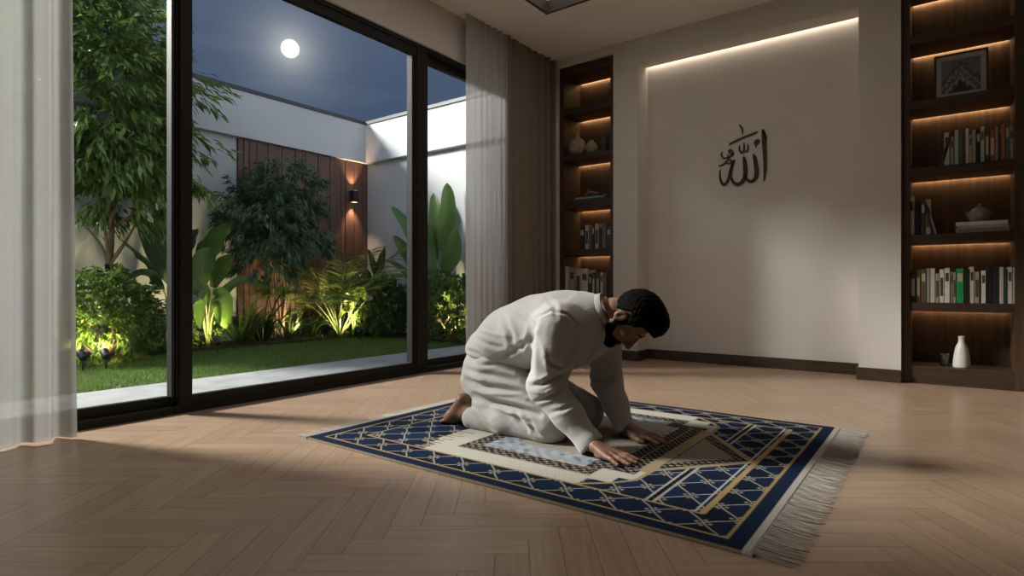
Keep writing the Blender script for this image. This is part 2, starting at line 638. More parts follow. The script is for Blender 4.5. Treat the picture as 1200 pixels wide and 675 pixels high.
def bookcase(x0, x1, label):
    c = empty('bookcase', ((x0 + x1) / 2, CF, 0), label, 'bookcase')
    e = .002
    b = MB()
    b.box(x0 + e, x0 + .052, CF, CB + .02, 0, ZCASE - e, bevel=.002)
    b.box(x1 - .052, x1 - e, CF, CB + .02, 0, ZCASE - e, bevel=.002)
    b.build('side_panel', M['walnut_v'], c)
    b = MB(); b.box(x0 + .052, x1 - .052, CF, CB - .03, 2.835, ZCASE - e, bevel=.002)
    b.box(x0 + .052, x1 - .052, CB - .03, CB, 2.89, ZCASE - e)
    b.build('top_panel', M['walnut'], c)
    b = MB(); b.box(x0 + .052, x1 - .052, CB, CB + .02, 0, ZCASE - e)
    b.build('back_panel', M['walnut_v'], c)
    b = MB(); b.box(x0 + .052, x1 - .052, CF + .004, CB, 0, .123, bevel=.002)
    b.build('plinth', M['walnut'], c)
    for z in SHELF_TOP:
        b = MB(); b.box(x0 + .052, x1 - .052, CF + .004, CB - .03, z - STH, z, bevel=.002)
        b.box(x0 + .052, x1 - .052, CB - .03, CB, z - .012, z)
        b.build('shelf', M['walnut'], c)
    for z in [2.835] + [s - STH for s in SHELF_TOP]:
        b = MB(); b.box(x0 + .06, x1 - .06, CB - .028, CB - .004, z + .014, z + .022)
        b.build('led_strip', M['led'], c)['label'] = 'warm glowing strip under the shelf'
    return c


bookcase(LC0, LC1, 'dark walnut built-in bookcase beside the taupe drape, left of the niche')
bookcase(RC0, RC1, 'dark walnut built-in bookcase filling the alcove right of the niche')
# ================================================================ THINGS ON THE SHELVES
_bm = {}


def bookmat(rgb):
    k = tuple(rgb)
    if k not in _bm:
        _bm[k] = plain('book_cloth', srgb(*rgb), .7, noise=.12, nscale=25, spec=.3)
    return _bm[k]


M['paper'] = plain('book_paper', (.62, .57, .48, 1), .9, noise=.08, nscale=60)
M['gilt'] = plain('spine_title', (.45, .38, .26, 1), .6)
M['spine_dark'] = plain('spine_title_dark', (.06, .05, .045, 1), .6)


def book(w, h, d, rgb, label, group, band=None):
    """upright book, spine towards -Y, origin at the middle of its foot"""
    root = empty('book', (0, 0, 0), label, 'book', group)
    c = .0022
    b = MB()
    b.box(-w / 2, -w / 2 + c, 0, d, 0, h, bevel=.0006)
    b.box(w / 2 - c, w / 2, 0, d, 0, h, bevel=.0006)
    b.box(-w / 2, w / 2, -.002, c, 0, h, bevel=.001)
    b.build('cover', bookmat(rgb), root)
    b = MB(); b.box(-w / 2 + c, w / 2 - c, c, d - .004, .003, h - .003)
    b.build('pages', M['paper'], root)
    if band:
        lum = sum(rgb) / 3
        b = MB()
        z0, z1 = band
        b.box(-w * .34, w * .34, -.0028, -.0015, h * z0, h * z1)
        b.build('spine_label', M['gilt'] if lum < 110 else M['spine_dark'], root)
    return root


def row(spec, ztop, Y, shelf_phrase, group, floor_y):
    """spec: list of (px0, px1, pytop, rgb, words, lean) left to right"""
    for i, (u0, u1, vt, rgb, words, lean) in enumerate(spec):
        p0, p1 = on_y(u0, 300, Y), on_y(u1, 300, Y)
        um = (u0 + u1) / 2
        h = on_y(um, vt, Y).z - on_y(um, floor_y(um), Y).z
        w = max(.008, (p1.x - p0.x) * .97)
        lab = f'{words}, {shelf_phrase}'
        if lean:
            w = abs(lean[0])
        k = random.random()
        b = book(w, h, .15 + .02 * random.random(), rgb, lab, group,
                 band=None if k < .35 else ((.62, .86) if k < .7 else (.2, .75)))
        if lean:
            ang = lean[1]
            b.rotation_euler = (0, ang, 0)
            foot = p1.x if ang < 0 else p0.x
            foot = (p0.x + w / 2) if ang < 0 else (p1.x - w / 2)
            b.location = (foot if ang > 0 else foot, Y, ztop + w / 2 * abs(math.sin(ang)) + .0008)
        else:
            b.location = ((p0.x + p1.x) / 2, Y, ztop + .0006)


def z6(x, y): return 1040 + x / 2.935, y / 2.935
def z7(x, y): return 1040 + x / 2.70, 210 + y / 2.70
def zl(x, y): return 640 + x / 2.25, 60 + y / 2.25


YBK = CF + .03
CREAM, WHITE, GREY, DARK, BLACK, TEAL, RUST, TAN, GREEN, BROWN, FOREST, PALE = (188, 180, 168), (205, 202, 196), (140, 136, 130), (62, 60, 60), (30, 31, 33), (72, 92, 92), (140, 84, 58), (160, 146, 126), (38, 140, 82), (96, 74, 62), (42, 66, 54), (165, 172, 168)


def lin(a, b):
    return lambda u: a[1] + (b[1] - a[1]) * (u - a[0]) / (b[0] - a[0])


# right bookcase, fourth shelf from the floor: long row right of centre
f3 = lin(z6(160, 572), z6(445, 545))
S3 = [(155, 192, 455, DARK, 'dark book leaning at the left end', ), (195, 213, 455, CREAM, 'tall cream book beside the leaning dark one'),
      (216, 228, 468, GREY, 'thin grey book second after the leaning dark one'), (231, 244, 446, PALE, 'pale book with tall narrow spine'),
      (246, 258, 457, TEAL, 'slate green book right of the pale one'), (269, 279, 440, CREAM, 'tall cream book left of two stone grey ones'),
      (280, 290, 462, TAN, 'short stone coloured book'), (291, 304, 445, GREY, 'wide grey book left of a black one'),
      (306, 319, 443, BLACK, 'black book before the pale teal one'), (321, 333, 434, PALE, 'tall pale teal book in mid row'),
      (336, 350, 438, DARK, 'charcoal book left of the orange brown one'), (353, 369, 446, RUST, 'wide orange brown book'),
      (371, 380, 434, GREY, 'slim grey book right of the orange brown one'), (382, 389, 460, DARK, 'short dark book left of the red brown one'),
      (391, 404, 424, (150, 92, 76), 'tall red brown book'), (406, 419, 424, TEAL, 'tall dull teal book'), (421, 433, 433, GREY, 'grey book second from right end'),
      (435, 444, 438, (110, 116, 112), 'grey green book at the right end')]
row([(*(z6(a, 0)[0], z6(b, 0)[0]), z6(0, t)[1], c, w, ((.022, math.radians(14)) if i == 0 else None)) for i, (a, b, t, c, w) in enumerate(S3)],
    SHELF_TOP[2], YBK, 'shelf below the framed picture', 'books on the shelf below the framed picture', f3)

# shelf with the clay jar: five uprights at the left
f4 = lin(z7(70, 175), z7(190, 168))
S4 = [(68, 85, 52, CREAM, 'tall cream book at the left end', None), (87, 104, 62, BLACK, 'black book beside the tall cream one', None),
      (106, 119, 62, DARK, 'dark grey book third from the left', None), (121, 137, 60, TAN, 'sandy book fourth from the left', None),
      (140, 172, 70, (52, 58, 62), 'dark slate book leaning left against the sandy one', (.018, math.radians(-13))),
      (150, 187, 62, GREY, 'thin grey book leaning outermost right', (.012, math.radians(-14)))]
row([(*(z7(a, 0)[0], z7(b, 0)[0]), z7(0, t)[1], c, w, ln) for a, b, t, c, w, ln in S4], SHELF_TOP[3], YBK, 'shelf with the clay jar', 'upright books on the clay jar shelf', f4)

# full row above the vase
f5 = lin(z7(72, 384), z7(408, 386))
S5 = [(72, 89, 284, FOREST, 'dark forest green book at the left end'), (91, 104, 280, (92, 88, 82), 'grey brown book second from left end'),
      (106, 122, 278, BROWN, 'brown book third from left'), (124, 134, 276, GREY, 'grey book between the brown and cream ones'),
      (136, 150, 276, CREAM, 'wide cream book fifth from left'), (152, 163, 292, TAN, 'short sandy book sixth from left'),
      (165, 178, 279, WHITE, 'white book left of its taller twin'), (180, 197, 275, WHITE, 'wide white book left of the brownish ones'),
      (199, 207, 286, (128, 108, 94), 'slim mauve brown book'), (208, 216, 288, TAN, 'slim tan book touching the bright green one'),
      (218, 241, 276, GREEN, 'bright green thick book'), (243, 259, 276, BLACK, 'black book right of the bright green one'),
      (261, 274, 270, CREAM, 'tall cream book right of the green and black ones'), (276, 290, 286, TAN, 'tan book left of a lone white one'),
      (297, 311, 282, WHITE, 'lone white book beside the two black ones'), (315, 330, 270, BLACK, 'first of two tall black books'),
      (331, 352, 270, (36, 38, 42), 'second wider of two tall black books'), (354, 367, 270, CREAM, 'cream book right of the two black ones'),
      (369, 379, 274, FOREST, 'slim dark green book near the right end'), (381, 394, 270, WHITE, 'white book second from right end'),
      (396, 408, 271, CREAM, 'cream book at the right end')]
row([(*(z7(a, 0)[0], z7(b, 0)[0]), z7(0, t)[1], c, w, None) for a, b, t, c, w in S5], SHELF_TOP[4], YBK, 'row above the white vase', 'books in the row above the white vase', f5)

# left bookcase rows
f4l = lin(zl(92, 521), zl(170, 517))
SL4 = [(90, 101, 462, (50, 48, 46), 'dark book at the left end', None), (103, 112, 457, CREAM, 'cream book second from left', None),
       (113, 120, 462, (98, 92, 84), 'slim brown grey book third from left', None), (121, 127, 455, DARK, 'slim dark book fourth from left', None),
       (129, 138, 452, PALE, 'pale book in the middle', None), (139, 145, 464, (84, 66, 54), 'short brown book right of the pale one', None),
       (147, 158, 456, (110, 106, 100), 'wide grey book second from the right', None), (160, 171, 460, (70, 78, 80), 'slate book nearest the niche pillar', None)]
row([(*(zl(a, 0)[0], zl(b, 0)[0]), zl(0, t)[1], c, w, ln) for a, b, t, c, w, ln in SL4], SHELF_TOP[3], YBK, 'upper book row of the left bookcase', 'books in the upper row, left bookcase', f4l)
f5l = lin(zl(46, 652), zl(170, 640))
SL5 = [(46, 60, 570, CREAM, 'wide cream book at the left end', None), (61, 75, 572, TAN, 'wide sandy book second from left', None),
       (77, 92, 571, (178, 172, 160), 'broad pale book third from left', None), (93, 110, 573, CREAM, 'broad cream book left of the dark one', None),
       (112, 120, 582, DARK, 'short dark book in the middle', None), (121, 129, 578, (92, 84, 72), 'slim olive brown book', None),
       (131, 141, 576, (70, 84, 86), 'blue grey book', None), (143, 150, 574, CREAM, 'slim cream book right of the blue grey one', None),
       (152, 160, 576, (118, 98, 76), 'light brown book second from right', None), (162, 171, 572, DARK, 'dark book nearest the niche pillar', None)]
row([(*(zl(a, 0)[0], zl(b, 0)[0]), zl(0, t)[1], c, w, ln) for a, b, t, c, w, ln in SL5], SHELF_TOP[4], YBK, 'lower book row of the left bookcase', 'books in the lower row, left bookcase', f5l)


def flatbook(cx, cy, z, w, d, t, rgb, label, group, rot=0):
    r = book(t, w, d, rgb, label, group)
    r.rotation_euler = (0, math.pi / 2, 0)
    r.rotation_euler = Euler((0, math.pi / 2, rot), 'XYZ')
    # lying: spine towards the room, length along X
    r.location = (cx - w / 2, cy, z + t / 2 + .0006)


def xz(u, v, Y): return on_y(u, v, Y)


za = SHELF_TOP[3]
x0, x1 = on_y(z7(216, 0)[0], 270, YBK).x, on_y(z7(387, 0)[0], 270, YBK).x
flatbook((x0 + x1) / 2, YBK, za, x1 - x0, .17, .030, GREY, 'grey book lying flat at the bottom of the pile under the clay jar', 'flat pile under the clay jar')
flatbook((x0 + x1) / 2 + .002, YBK + .003, za + .0315, x1 - x0 - .012, .165, .016, (172, 168, 160), 'thin pale book in the middle of the flat pile under the clay jar', 'flat pile under the clay jar')
flatbook((x0 + x1) / 2 - .004, YBK, za + .049, x1 - x0 - .01, .16, .026, WHITE, 'white book lying on top of the flat pile under the clay jar', 'flat pile under the clay jar')
za = SHELF_TOP[2]
x0, x1 = on_y(zl(75, 0)[0], 230, YBK).x, on_y(zl(158, 0)[0], 230, YBK).x
flatbook((x0 + x1) / 2, YBK, za, x1 - x0, .17, .026, (62, 76, 76), 'dark teal book lying at the bottom of the pile of three, left bookcase', 'flat pile in the left bookcase')
flatbook((x0 + x1) / 2 - .008, YBK, za + .028, x1 - x0 - .03, .165, .016, (150, 148, 140), 'pale thin book in the middle of the pile of three, left bookcase', 'flat pile in the left bookcase')
flatbook((x0 + x1) / 2, YBK, za + .046, x1 - x0 - .05, .16, .018, (56, 66, 70), 'slate book on top of the pile of three, left bookcase', 'flat pile in the left bookcase')

M['ceramic_white'] = plain('white_glaze', (.60, .57, .53, 1), .28, noise=.04, nscale=10, coat=.3)
M['ceramic_clay'] = plain('grey_clay', (.20, .185, .165, 1), .55, noise=.15, nscale=25)
M['ceramic_tan'] = plain('tan_stoneware', (.34, .27, .21, 1), .6, noise=.12, nscale=25)
M['ceramic_dark'] = plain('dark_stoneware', (.05, .05, .048, 1), .5, noise=.15, nscale=25)
M['smoked'] = plain('smoked_glass', (.075, .07, .062, 1), .12, spec=.7)
M['drift'] = plain('driftwood', (.26, .15, .09, 1), .8, noise=.3, nscale=30, stretch=(1, 4, 4))

# vase on the plinth of the right bookcase
p = on_y(1127, 429, CF + .10)
k = 1.0
vase = MB().lathe([(0, .0), (.050, 0), (.053, .006), (.0525, .02), (.050, .06), (.045, .10), (.038, .14), (.034, .155), (.025, .172), (.0205, .182), (.0195, .2), (.0205, .222), (.022, .226), (.018, .226), (.016, .2), (0, .19)], 40,
                  Matrix.Translation((p.x, CF + .10, .1236)) @ Matrix.Scale(.98, 4)).build('vase', M['ceramic_white'])
tag(vase, 'white bottle shaped ceramic vase standing on the base of the right bookcase', 'vase')
p = on_y(1107, 429, CF + .16)
tum = MB().lathe([(0, 0), (.024, 0), (.0255, .006), (.030, .085), (.0285, .085), (.0245, .012), (0, .01)], 28,
                 Matrix.Translation((p.x, CF + .16, .1236))).build('tumbler', M['smoked'])
tag(tum, 'small dark smoked tumbler just left of the white vase', 'tumbler')

# clay jar on the pile
p = on_y(z7(291, 0)[0], 255, YBK + .08)
jz = SHELF_TOP[3] + .0765
jar = empty('lidded_jar', (p.x, YBK + .08, jz), 'round grey clay jar with knobbed lid on the flat pile of books', 'jar')
T = Matrix.Translation((p.x, YBK + .08, jz))
MB().lathe([(0, 0), (.042, 0), (.05, .008), (.062, .03), (.066, .048), (.062, .066), (.05, .082), (.036, .09), (0, .09)], 36, T).build('jar_body', M['ceramic_clay'], jar)
MB().lathe([(0, .0895), (.038, .0895), (.037, .095), (.022, .104), (.009, .108), (.008, .112), (.013, .118), (.012, .127), (0, .131)], 32, T).build('lid', M['ceramic_clay'], jar)
b = MB()
for s in (-1, 1):
    b.tube([(p.x + s * .058, YBK + .08, jz + .066), (p.x + s * .074, YBK + .08, jz + .07), (p.x + s * .076, YBK + .08, jz + .055), (p.x + s * .062, YBK + .08, jz + .045)], .005)
b.build('handle', M['ceramic_clay'], jar)

# moon flask, small pot and dark pot in the left bookcase
zs = SHELF_TOP[1] + .0006
p0, p1 = on_y(zl(60, 0)[0], 170, YBK + .06), on_y(zl(103, 0)[0], 170, YBK + .06)
cx, rr = (p0.x + p1.x) / 2, (p1.x - p0.x) / 2
fl = empty('round_flask', (cx, YBK + .06, zs), 'round tan moon flask with a short neck, upper shelf of the left bookcase', 'vase')
Tf = Matrix.Translation((cx, YBK + .06, zs + rr * .97)) @ Matrix.Diagonal((1, .5, 1, 1)) @ Matrix.Rotation(0, 4, 'X')
prof = [(0, -rr)] + [(rr * math.sin(a), -rr * math.cos(a)) for a in np.linspace(.25, math.pi - .28, 16)] + [(.024, rr * .99), (.016, rr * 1.15), (.016, rr * 1.36), (.022, rr * 1.42), (.016, rr * 1.42), (0, rr * 1.3)]
prof[0] = (0, -rr * .97); prof[1] = (rr * .26, -rr * .97)
MB().lathe(prof, 36, Tf).build('flask_body', M['ceramic_tan'], fl)
b = MB()
b.tube([(cx + rr * .62 * math.cos(a), YBK + .06 - rr * .43, zs + rr * .97 + rr * .62 * math.sin(a)) for a in np.linspace(0, 2 * math.pi, 28)], .004, 6)
b.build('relief_ring', M['ceramic_tan'], fl)
p0, p1 = on_y(zl(105, 0)[0], 170, YBK + .09), on_y(zl(133, 0)[0], 170, YBK + .09)
cx, rr = (p0.x + p1.x) / 2, (p1.x - p0.x) / 2
pot = MB().lathe([(0, 0), (rr * .5, 0), (rr * .75, .012), (rr, .05), (rr * .97, .085), (rr * .7, .115), (rr * .4, .128), (rr * .42, .14), (rr * .3, .14), (0, .12)], 32, Matrix.Translation((cx, YBK + .09, zs))).build('bud_vase', M['ceramic_tan'])
tag(pot, 'small round tan bud vase right of the moon flask', 'vase')
p0, p1 = on_y(zl(142, 0)[0], 170, YBK + .09), on_y(zl(164, 0)[0], 170, YBK + .09)
cx, rr = (p0.x + p1.x) / 2, (p1.x - p0.x) / 2
pot = MB().lathe([(0, 0), (rr * .7, 0), (rr * .9, .02), (rr * 1.0, .10), (rr * .75, .15), (rr * .6, .165), (rr * .62, .18), (rr * .5, .18), (0, .15)], 32, Matrix.Translation((cx, YBK + .09, zs))).build('dark_pot', M['ceramic_dark'])
tag(pot, 'dark stoneware pot beside the bud vase, nearest the niche pillar', 'pot')
# driftwood ornament on the pile
zt = SHELF_TOP[2] + .0648
p0, p1 = on_y(zl(102, 0)[0], 220, YBK + .06), on_y(zl(138, 0)[0], 220, YBK + .06)
b = MB()
n = 9
b.tube([(p0.x + (p1.x - p0.x) * i / n, YBK + .06 + .01 * math.sin(i), zt + .014 + .022 * math.sin(i / n * 3.14) ** 2 * (1 if i < 5 else .6)) for i in range(n + 1)],
       [.006, .012, .014, .013, .015, .013, .013, .012, .012, .005], 10)
b.tube([(p0.x + .045, YBK + .06, zt + .03), (p0.x + .04, YBK + .055, zt + .05), (p0.x + .05, YBK + .05, zt + .068)], [.009, .007, .003], 8)
tag(b.build('driftwood_piece', M['drift']), 'small brown driftwood piece lying on the pile of three books', 'ornament')

# framed picture
pz = SHELF_TOP[1]
uL, uR = z6(160, 0)[0], z6(348, 0)[0]
YP = CF + .13
a0, a1 = on_y(uL, 80, YP), on_y(uR, 80, YP)
W2 = a1.x - a0.x
ht = on_y(uR, z6(0, 160)[1], YP).z - pz
ht = .34
cx = (a0.x + a1.x) / 2
fr = empty('picture_frame', (cx, YP, pz), 'framed black and white mountain print leaning on an upper shelf of the right bookcase', 'picture')
Mr = Matrix.Translation((cx, YP, pz + .001)) @ Matrix.Rotation(math.radians(-6), 4, 'X')
fw = .012
b = MB()
b.box(-W2 / 2, W2 / 2, -.009, .009, 0, fw, M=Mr, bevel=.0015)
b.box(-W2 / 2, W2 / 2, -.009, .009, ht - fw, ht, M=Mr, bevel=.0015)
b.box(-W2 / 2, -W2 / 2 + fw, -.009, .009, fw, ht - fw, M=Mr, bevel=.0015)
b.box(W2 / 2 - fw, W2 / 2, -.009, .009, fw, ht - fw, M=Mr, bevel=.0015)
b.build('frame', plain('dark_frame', (.03, .02, .015, 1), .5, noise=.1), fr)
b = MB(); b.box(-W2 / 2 + fw, W2 / 2 - fw, -.003, .006, fw, ht - fw, M=Mr)
b.build('mat_board', plain('mat_board', (.42, .40, .37, 1), .9, noise=.03), fr)
iw, ih, io = W2 - .085, ht - .095, .048
t = NT('print')
pp = t.n('ShaderNodeBsdfPrincipled', i_Roughness=.6)
uvn = t.n('ShaderNodeTexCoord')
sp = t.n('ShaderNodeSeparateXYZ')
t.l(uvn, 'UV', sp, 0)
nz = t.n('ShaderNodeTexNoise', i_Scale=7, i_Detail=9, i_Roughness=.7)
t.l(uvn, 'UV', nz, 'Vector')
dx = t.math('ABSOLUTE', t.math('SUBTRACT', sp.outputs[0], .5))
ridge = t.math('SUBTRACT', .86, t.math('MULTIPLY', dx, 1.15))
ridge = t.math('ADD', ridge, t.math('MULTIPLY', t.math('SUBTRACT', nz.outputs[0], .5), .45))
below = t.math('SUBTRACT', ridge, sp.outputs[1])
mt = t.ramp(t.math('ADD', t.math('MULTIPLY', below, 1.1), t.math('MULTIPLY', nz.outputs[0], .55)), [(0, (.17, .16, .15, 1)), (.2, (.15, .14, .13, 1)), (.27, (.02, .02, .02, 1)), (.42, (.30, .28, .26, 1)), (.56, (.04, .04, .04, 1)), (.68, (.34, .32, .30, 1)), (.85, (.06, .06, .055, 1)), (1, (.03, .03, .03, 1))])
t.t.links.new(mt, pp.inputs['Base Color'])
t.l(pp, 0, t.out, 0)
bm = bmesh.new()
uvl = bm.loops.layers.uv.new('UVMap')
c4 = [(-iw / 2, io), (iw / 2, io), (iw / 2, io + ih), (-iw / 2, io + ih)]
fs = bm.faces.new([bm.verts.new(Mr @ Vector((x, -.0045, z))) for x, z in c4])
for lp, q in zip(fs.loops, ((0, 0), (1, 0), (1, 1), (0, 1))): lp[uvl].uv = q
me = bpy.data.meshes.new('print'); bm.to_mesh(me); bm.free()
link('print', me, t.m, fr)['label'] = 'black and white print of a mountain'

# ---------------------------------------------------------------- calligraphy on the niche wall
STROKES = [
    [(525, 118, 8), (531, 150, 20), (536, 200, 27), (541, 280, 26), (545, 360, 24), (546, 440, 20), (543, 500, 13), (536, 553, 4)],
    [(532, 128, 10), (548, 180, 16), (556, 208, 5)],
    [(449, 325, 7), (458, 350, 20), (466, 390, 26), (474, 440, 28), (475, 490, 28), (464, 528, 25), (440, 550, 22), (412, 550, 18), (392, 532, 14), (380, 500, 10)],
    [(456, 350, 10), (476, 378, 5)],
    [(368, 345, 7), (374, 375, 22), (380, 430, 27), (382, 480, 28), (374, 525, 27), (350, 562, 25), (315, 577, 22), (285, 562, 19), (268, 535, 15), (263, 500, 12), (270, 450, 12), (283, 405, 11), (290, 372, 7)],
    [(374, 365, 10), (390, 392, 5)],
    [(290, 372, 6), (272, 410, 13), (258, 460, 16), (246, 515, 17), (228, 560, 18), (203, 580, 18), (183, 560, 15), (172, 520, 11), (170, 480, 8), (176, 452, 3)],
    [(332, 252, 5), (332, 285, 10), (348, 312, 10), (366, 300, 9), (371, 265, 9), (369, 230, 5)],
    [(368, 296, 8), (388, 306, 9), (404, 285, 9), (402, 240, 4)],
    [(247, 248, 7), (270, 232, 12), (360, 190, 13), (440, 158, 12), (482, 138, 5)],
    [(330, 80, 5), (345, 98, 12), (356, 122, 10), (357, 158, 4)],
    [(452, 240, 9), (468, 222, 12), (486, 206, 9), (500, 220, 7), (484, 236, 9), (470, 250, 8), (468, 274, 4)],
    [(190, 308, 4), (182, 335, 7), (200, 358, 9), (232, 356, 10), (262, 340, 11), (280, 325, 9), (272, 300, 8), (252, 290, 8), (245, 305, 9), (262, 322, 9), (285, 330, 5)],
    [(235, 330, 6), (238, 355, 7), (248, 370, 5)],
    [(160, 425, 6), (185, 418, 9), (212, 402, 9), (222, 386, 6), (232, 402, 7), (252, 404, 7), (266, 385, 7), (262, 370, 4)],
    [(228, 380, 6), (244, 374, 8), (262, 376, 6)],
]
bm = bmesh.new()
YC = YN - .012


def cal(x, y): return on_y(820 + x / 7.11, 135 + y / 7.11, YN)


mpx = (on_y(900, 200, YN).x - on_y(850, 200, YN).x) / 50 / 7.11
for st in STROKES:
    P = [cal(x, y) for x, y, w in st]
    Wd = [(w * 1.22 + 1.5) * mpx for x, y, w in st]
    # resample
    PP, WW = [], []
    for i in range(len(P) - 1):
        a, b_, c_, d_ = P[max(i - 1, 0)], P[i], P[i + 1], P[min(i + 2, len(P) - 1)]
        for k in range(6):
            s = k / 6
            PP.append(.5 * ((2 * b_) + (c_ - a) * s + (2 * a - 5 * b_ + 4 * c_ - d_) * s * s + (3 * b_ - a - 3 * c_ + d_) * s ** 3))
            WW.append(Wd[i] + (Wd[i + 1] - Wd[i]) * s)
    PP.append(P[-1]); WW.append(Wd[-1])
    L_, R_, L2, R2 = [], [], [], []
    for i, q in enumerate(PP):
        tg = PP[min(i + 1, len(PP) - 1)] - PP[max(i - 1, 0)]
        nn = Vector((-tg.z, 0, tg.x)).normalized() * WW[i] / 2
        L_.append(bm.verts.new((q.x + nn.x, YC, q.z + nn.z))); R_.append(bm.verts.new((q.x - nn.x, YC, q.z - nn.z)))
        L2.append(bm.verts.new((q.x + nn.x, YN + .0005, q.z + nn.z))); R2.append(bm.verts.new((q.x - nn.x, YN + .0005, q.z - nn.z)))
    for i in range(len(PP) - 1):
        for A, B in ((L_, R_), (L2, L_), (R_, R2)):
            bm.faces.new((A[i], A[i + 1], B[i + 1], B[i]))
    bm.faces.new((L_[0], R_[0], R2[0], L2[0])); bm.faces.new((L_[-1], L2[-1], R2[-1], R_[-1]))
bmesh.ops.recalc_face_normals(bm, faces=bm.faces[:])
me = bpy.data.meshes.new('wall_calligraphy'); bm.to_mesh(me); bm.free()
tag(link('wall_calligraphy', me, M['bronze']), 'dark bronze Arabic calligraphy mounted on the niche wall', 'wall art')

# ---------------------------------------------------------------- prayer rug
RX0, RX1, RY0, RY1, RZ = -2.335, -.392, 1.568, 3.212, .011
RLX, RLY = RX1 - RX0, RY1 - RY0
nx, ny = 560, 474
gx = np.linspace(0, RLX, nx)
gy = np.linspace(0, RLY, ny)
GX, GY = np.meshgrid(gx, gy)          # shape ny,nx
C_NAVY = np.array([.009, .018, .045]); C_BLUE = np.array([.013, .031, .085]); C_DARK = np.array([.008, .008, .012])
C_GOLD = np.array([.36, .25, .115]); C_CREAM = np.array([.50, .47, .42]); C_IVORY = np.array([.44, .42, .40])
C_PALE = np.array([.30, .33, .37]); C_GREIGE = np.array([.27, .235, .20]); C_TAN = np.array([.33, .26, .175])
rug = np.tile(C_NAVY, (ny, nx, 1)).astype(np.float64)


def paint(mask, col):
    m = np.clip(mask, 0, 1)[..., None]
    rug[:] = rug * (1 - m) + np.asarray(col) * m


AA = .0025


def band(d, w): return np.clip((w / 2 - np.abs(d)) / AA + .5, 0, 1)


def inside(x0, x1, y0, y1):
    return np.clip((GX - x0) / AA + .5, 0, 1) * np.clip((x1 - GX) / AA + .5, 0, 1) * np.clip((GY - y0) / AA + .5, 0, 1) * np.clip((y1 - GY) / AA + .5, 0, 1)


def seg(x0, y0, x1, y1):
    dx, dy = x1 - x0, y1 - y0
    t = np.clip(((GX - x0) * dx + (GY - y0) * dy) / (dx * dx + dy * dy), 0, 1)
    return np.hypot(GX - x0 - t * dx, GY - y0 - t * dy)


def line(x0, y0, x1, y1, w, col): paint(np.clip((w / 2 - seg(x0, y0, x1, y1)) / AA + .5, 0, 1), col)


def poly(pts):
    """signed: >0 inside convex polygon given counter-clockwise"""
    m = np.full(GX.shape, 9.0)
    for (ax, ay), (bx, by) in zip(pts, pts[1:] + pts[:1]):
        L = math.hypot(bx - ax, by - ay)
        m = np.minimum(m, ((bx - ax) * (GY - ay) - (by - ay) * (GX - ax)) / L)
    return np.clip(m / AA + .5, 0, 1)


def wob(s): return .004 * np.sin(GX * 61 * s) * np.sin(GY * 53 * s)


def lattice(mask, p, q, ox=0, oy=0, w=.0075, col=C_CREAM, flowers=True, ground=None):
    if ground is not None: paint(mask, ground)
    a = (GX - ox) / p + (GY - oy) / q
    b_ = (GX - ox) / p - (GY - oy) / q
    sc = 1 / math.hypot(1 / p, 1 / q)
    fa, fb = a - np.round(a), b_ - np.round(b_)
    # alternate diamonds are darker
    chk = (np.floor(a) + np.floor(b_)) % 2
    paint(mask * chk * .55, C_DARK)
    da = np.abs(fa + .018 * np.sin(b_ * 6.283)) * sc
    db = np.abs(fb + .018 * np.sin(a * 6.283)) * sc
    paint(mask * np.clip((w / 2 - np.minimum(da, db)) / AA + .5, 0, 1) * .9, col)
    if flowers:
        r = np.hypot(np.abs(fa), np.abs(fb)) * sc
        pet = np.hypot(np.abs(fa) - .13, np.abs(fb) - .13) * sc
        paint(mask * np.clip((.0075 - pet) / AA, 0, 1) * .7, col * np.array([.95, .88, .72]))
        paint(mask * np.clip((.0055 - r) / AA, 0, 1), C_GOLD)


ix0, ix1, iy0, iy1 = .205, RLX - .195, .185, RLY - .185
b0, b1, b2, b3 = .07, RLX - .082, .055, RLY - .055
frame = inside(b0, b1, b2, b3)
core = inside(ix0, ix1, iy0, iy1)
lattice(frame * (1 - core), .155, .16, .07, .12, w=.0046, ground=C_NAVY)
lattice(core, .15, .17, .02, RLY / 2, w=.0050, ground=C_BLUE * .8, col=C_CREAM)
# cream field with stepped right-hand corners
cf = inside(.56, 1.31, iy0, iy1)
cf = np.maximum(cf, inside(.52, 1.40, iy0 + .08, iy1 - .08))
cf = np.maximum(cf, inside(.50, 1.46, iy0 + .15, iy1 - .15))
paint(cf, C_CREAM)
for sgn in (0, 1):
    f = (lambda y: y) if sgn == 0 else (lambda y: RLY - y)
    for (xa, ya, xb, yb) in ((1.30, iy0, 1.40, iy0 + .08), (1.40, iy0 + .08, 1.46, iy0 + .16), (1.46, iy0 + .16, 1.47, .53)):
        line(xa, f(ya), xb, f(yb), .016, C_GOLD)
    for k in range(9):
        yy = iy0 + .02 + .035 * k
        line(.50 + .03 * math.sin(k * 2.1), f(yy), .56 + .02 * math.sin(k * 3.3), f(yy + .012), .013, C_TAN)
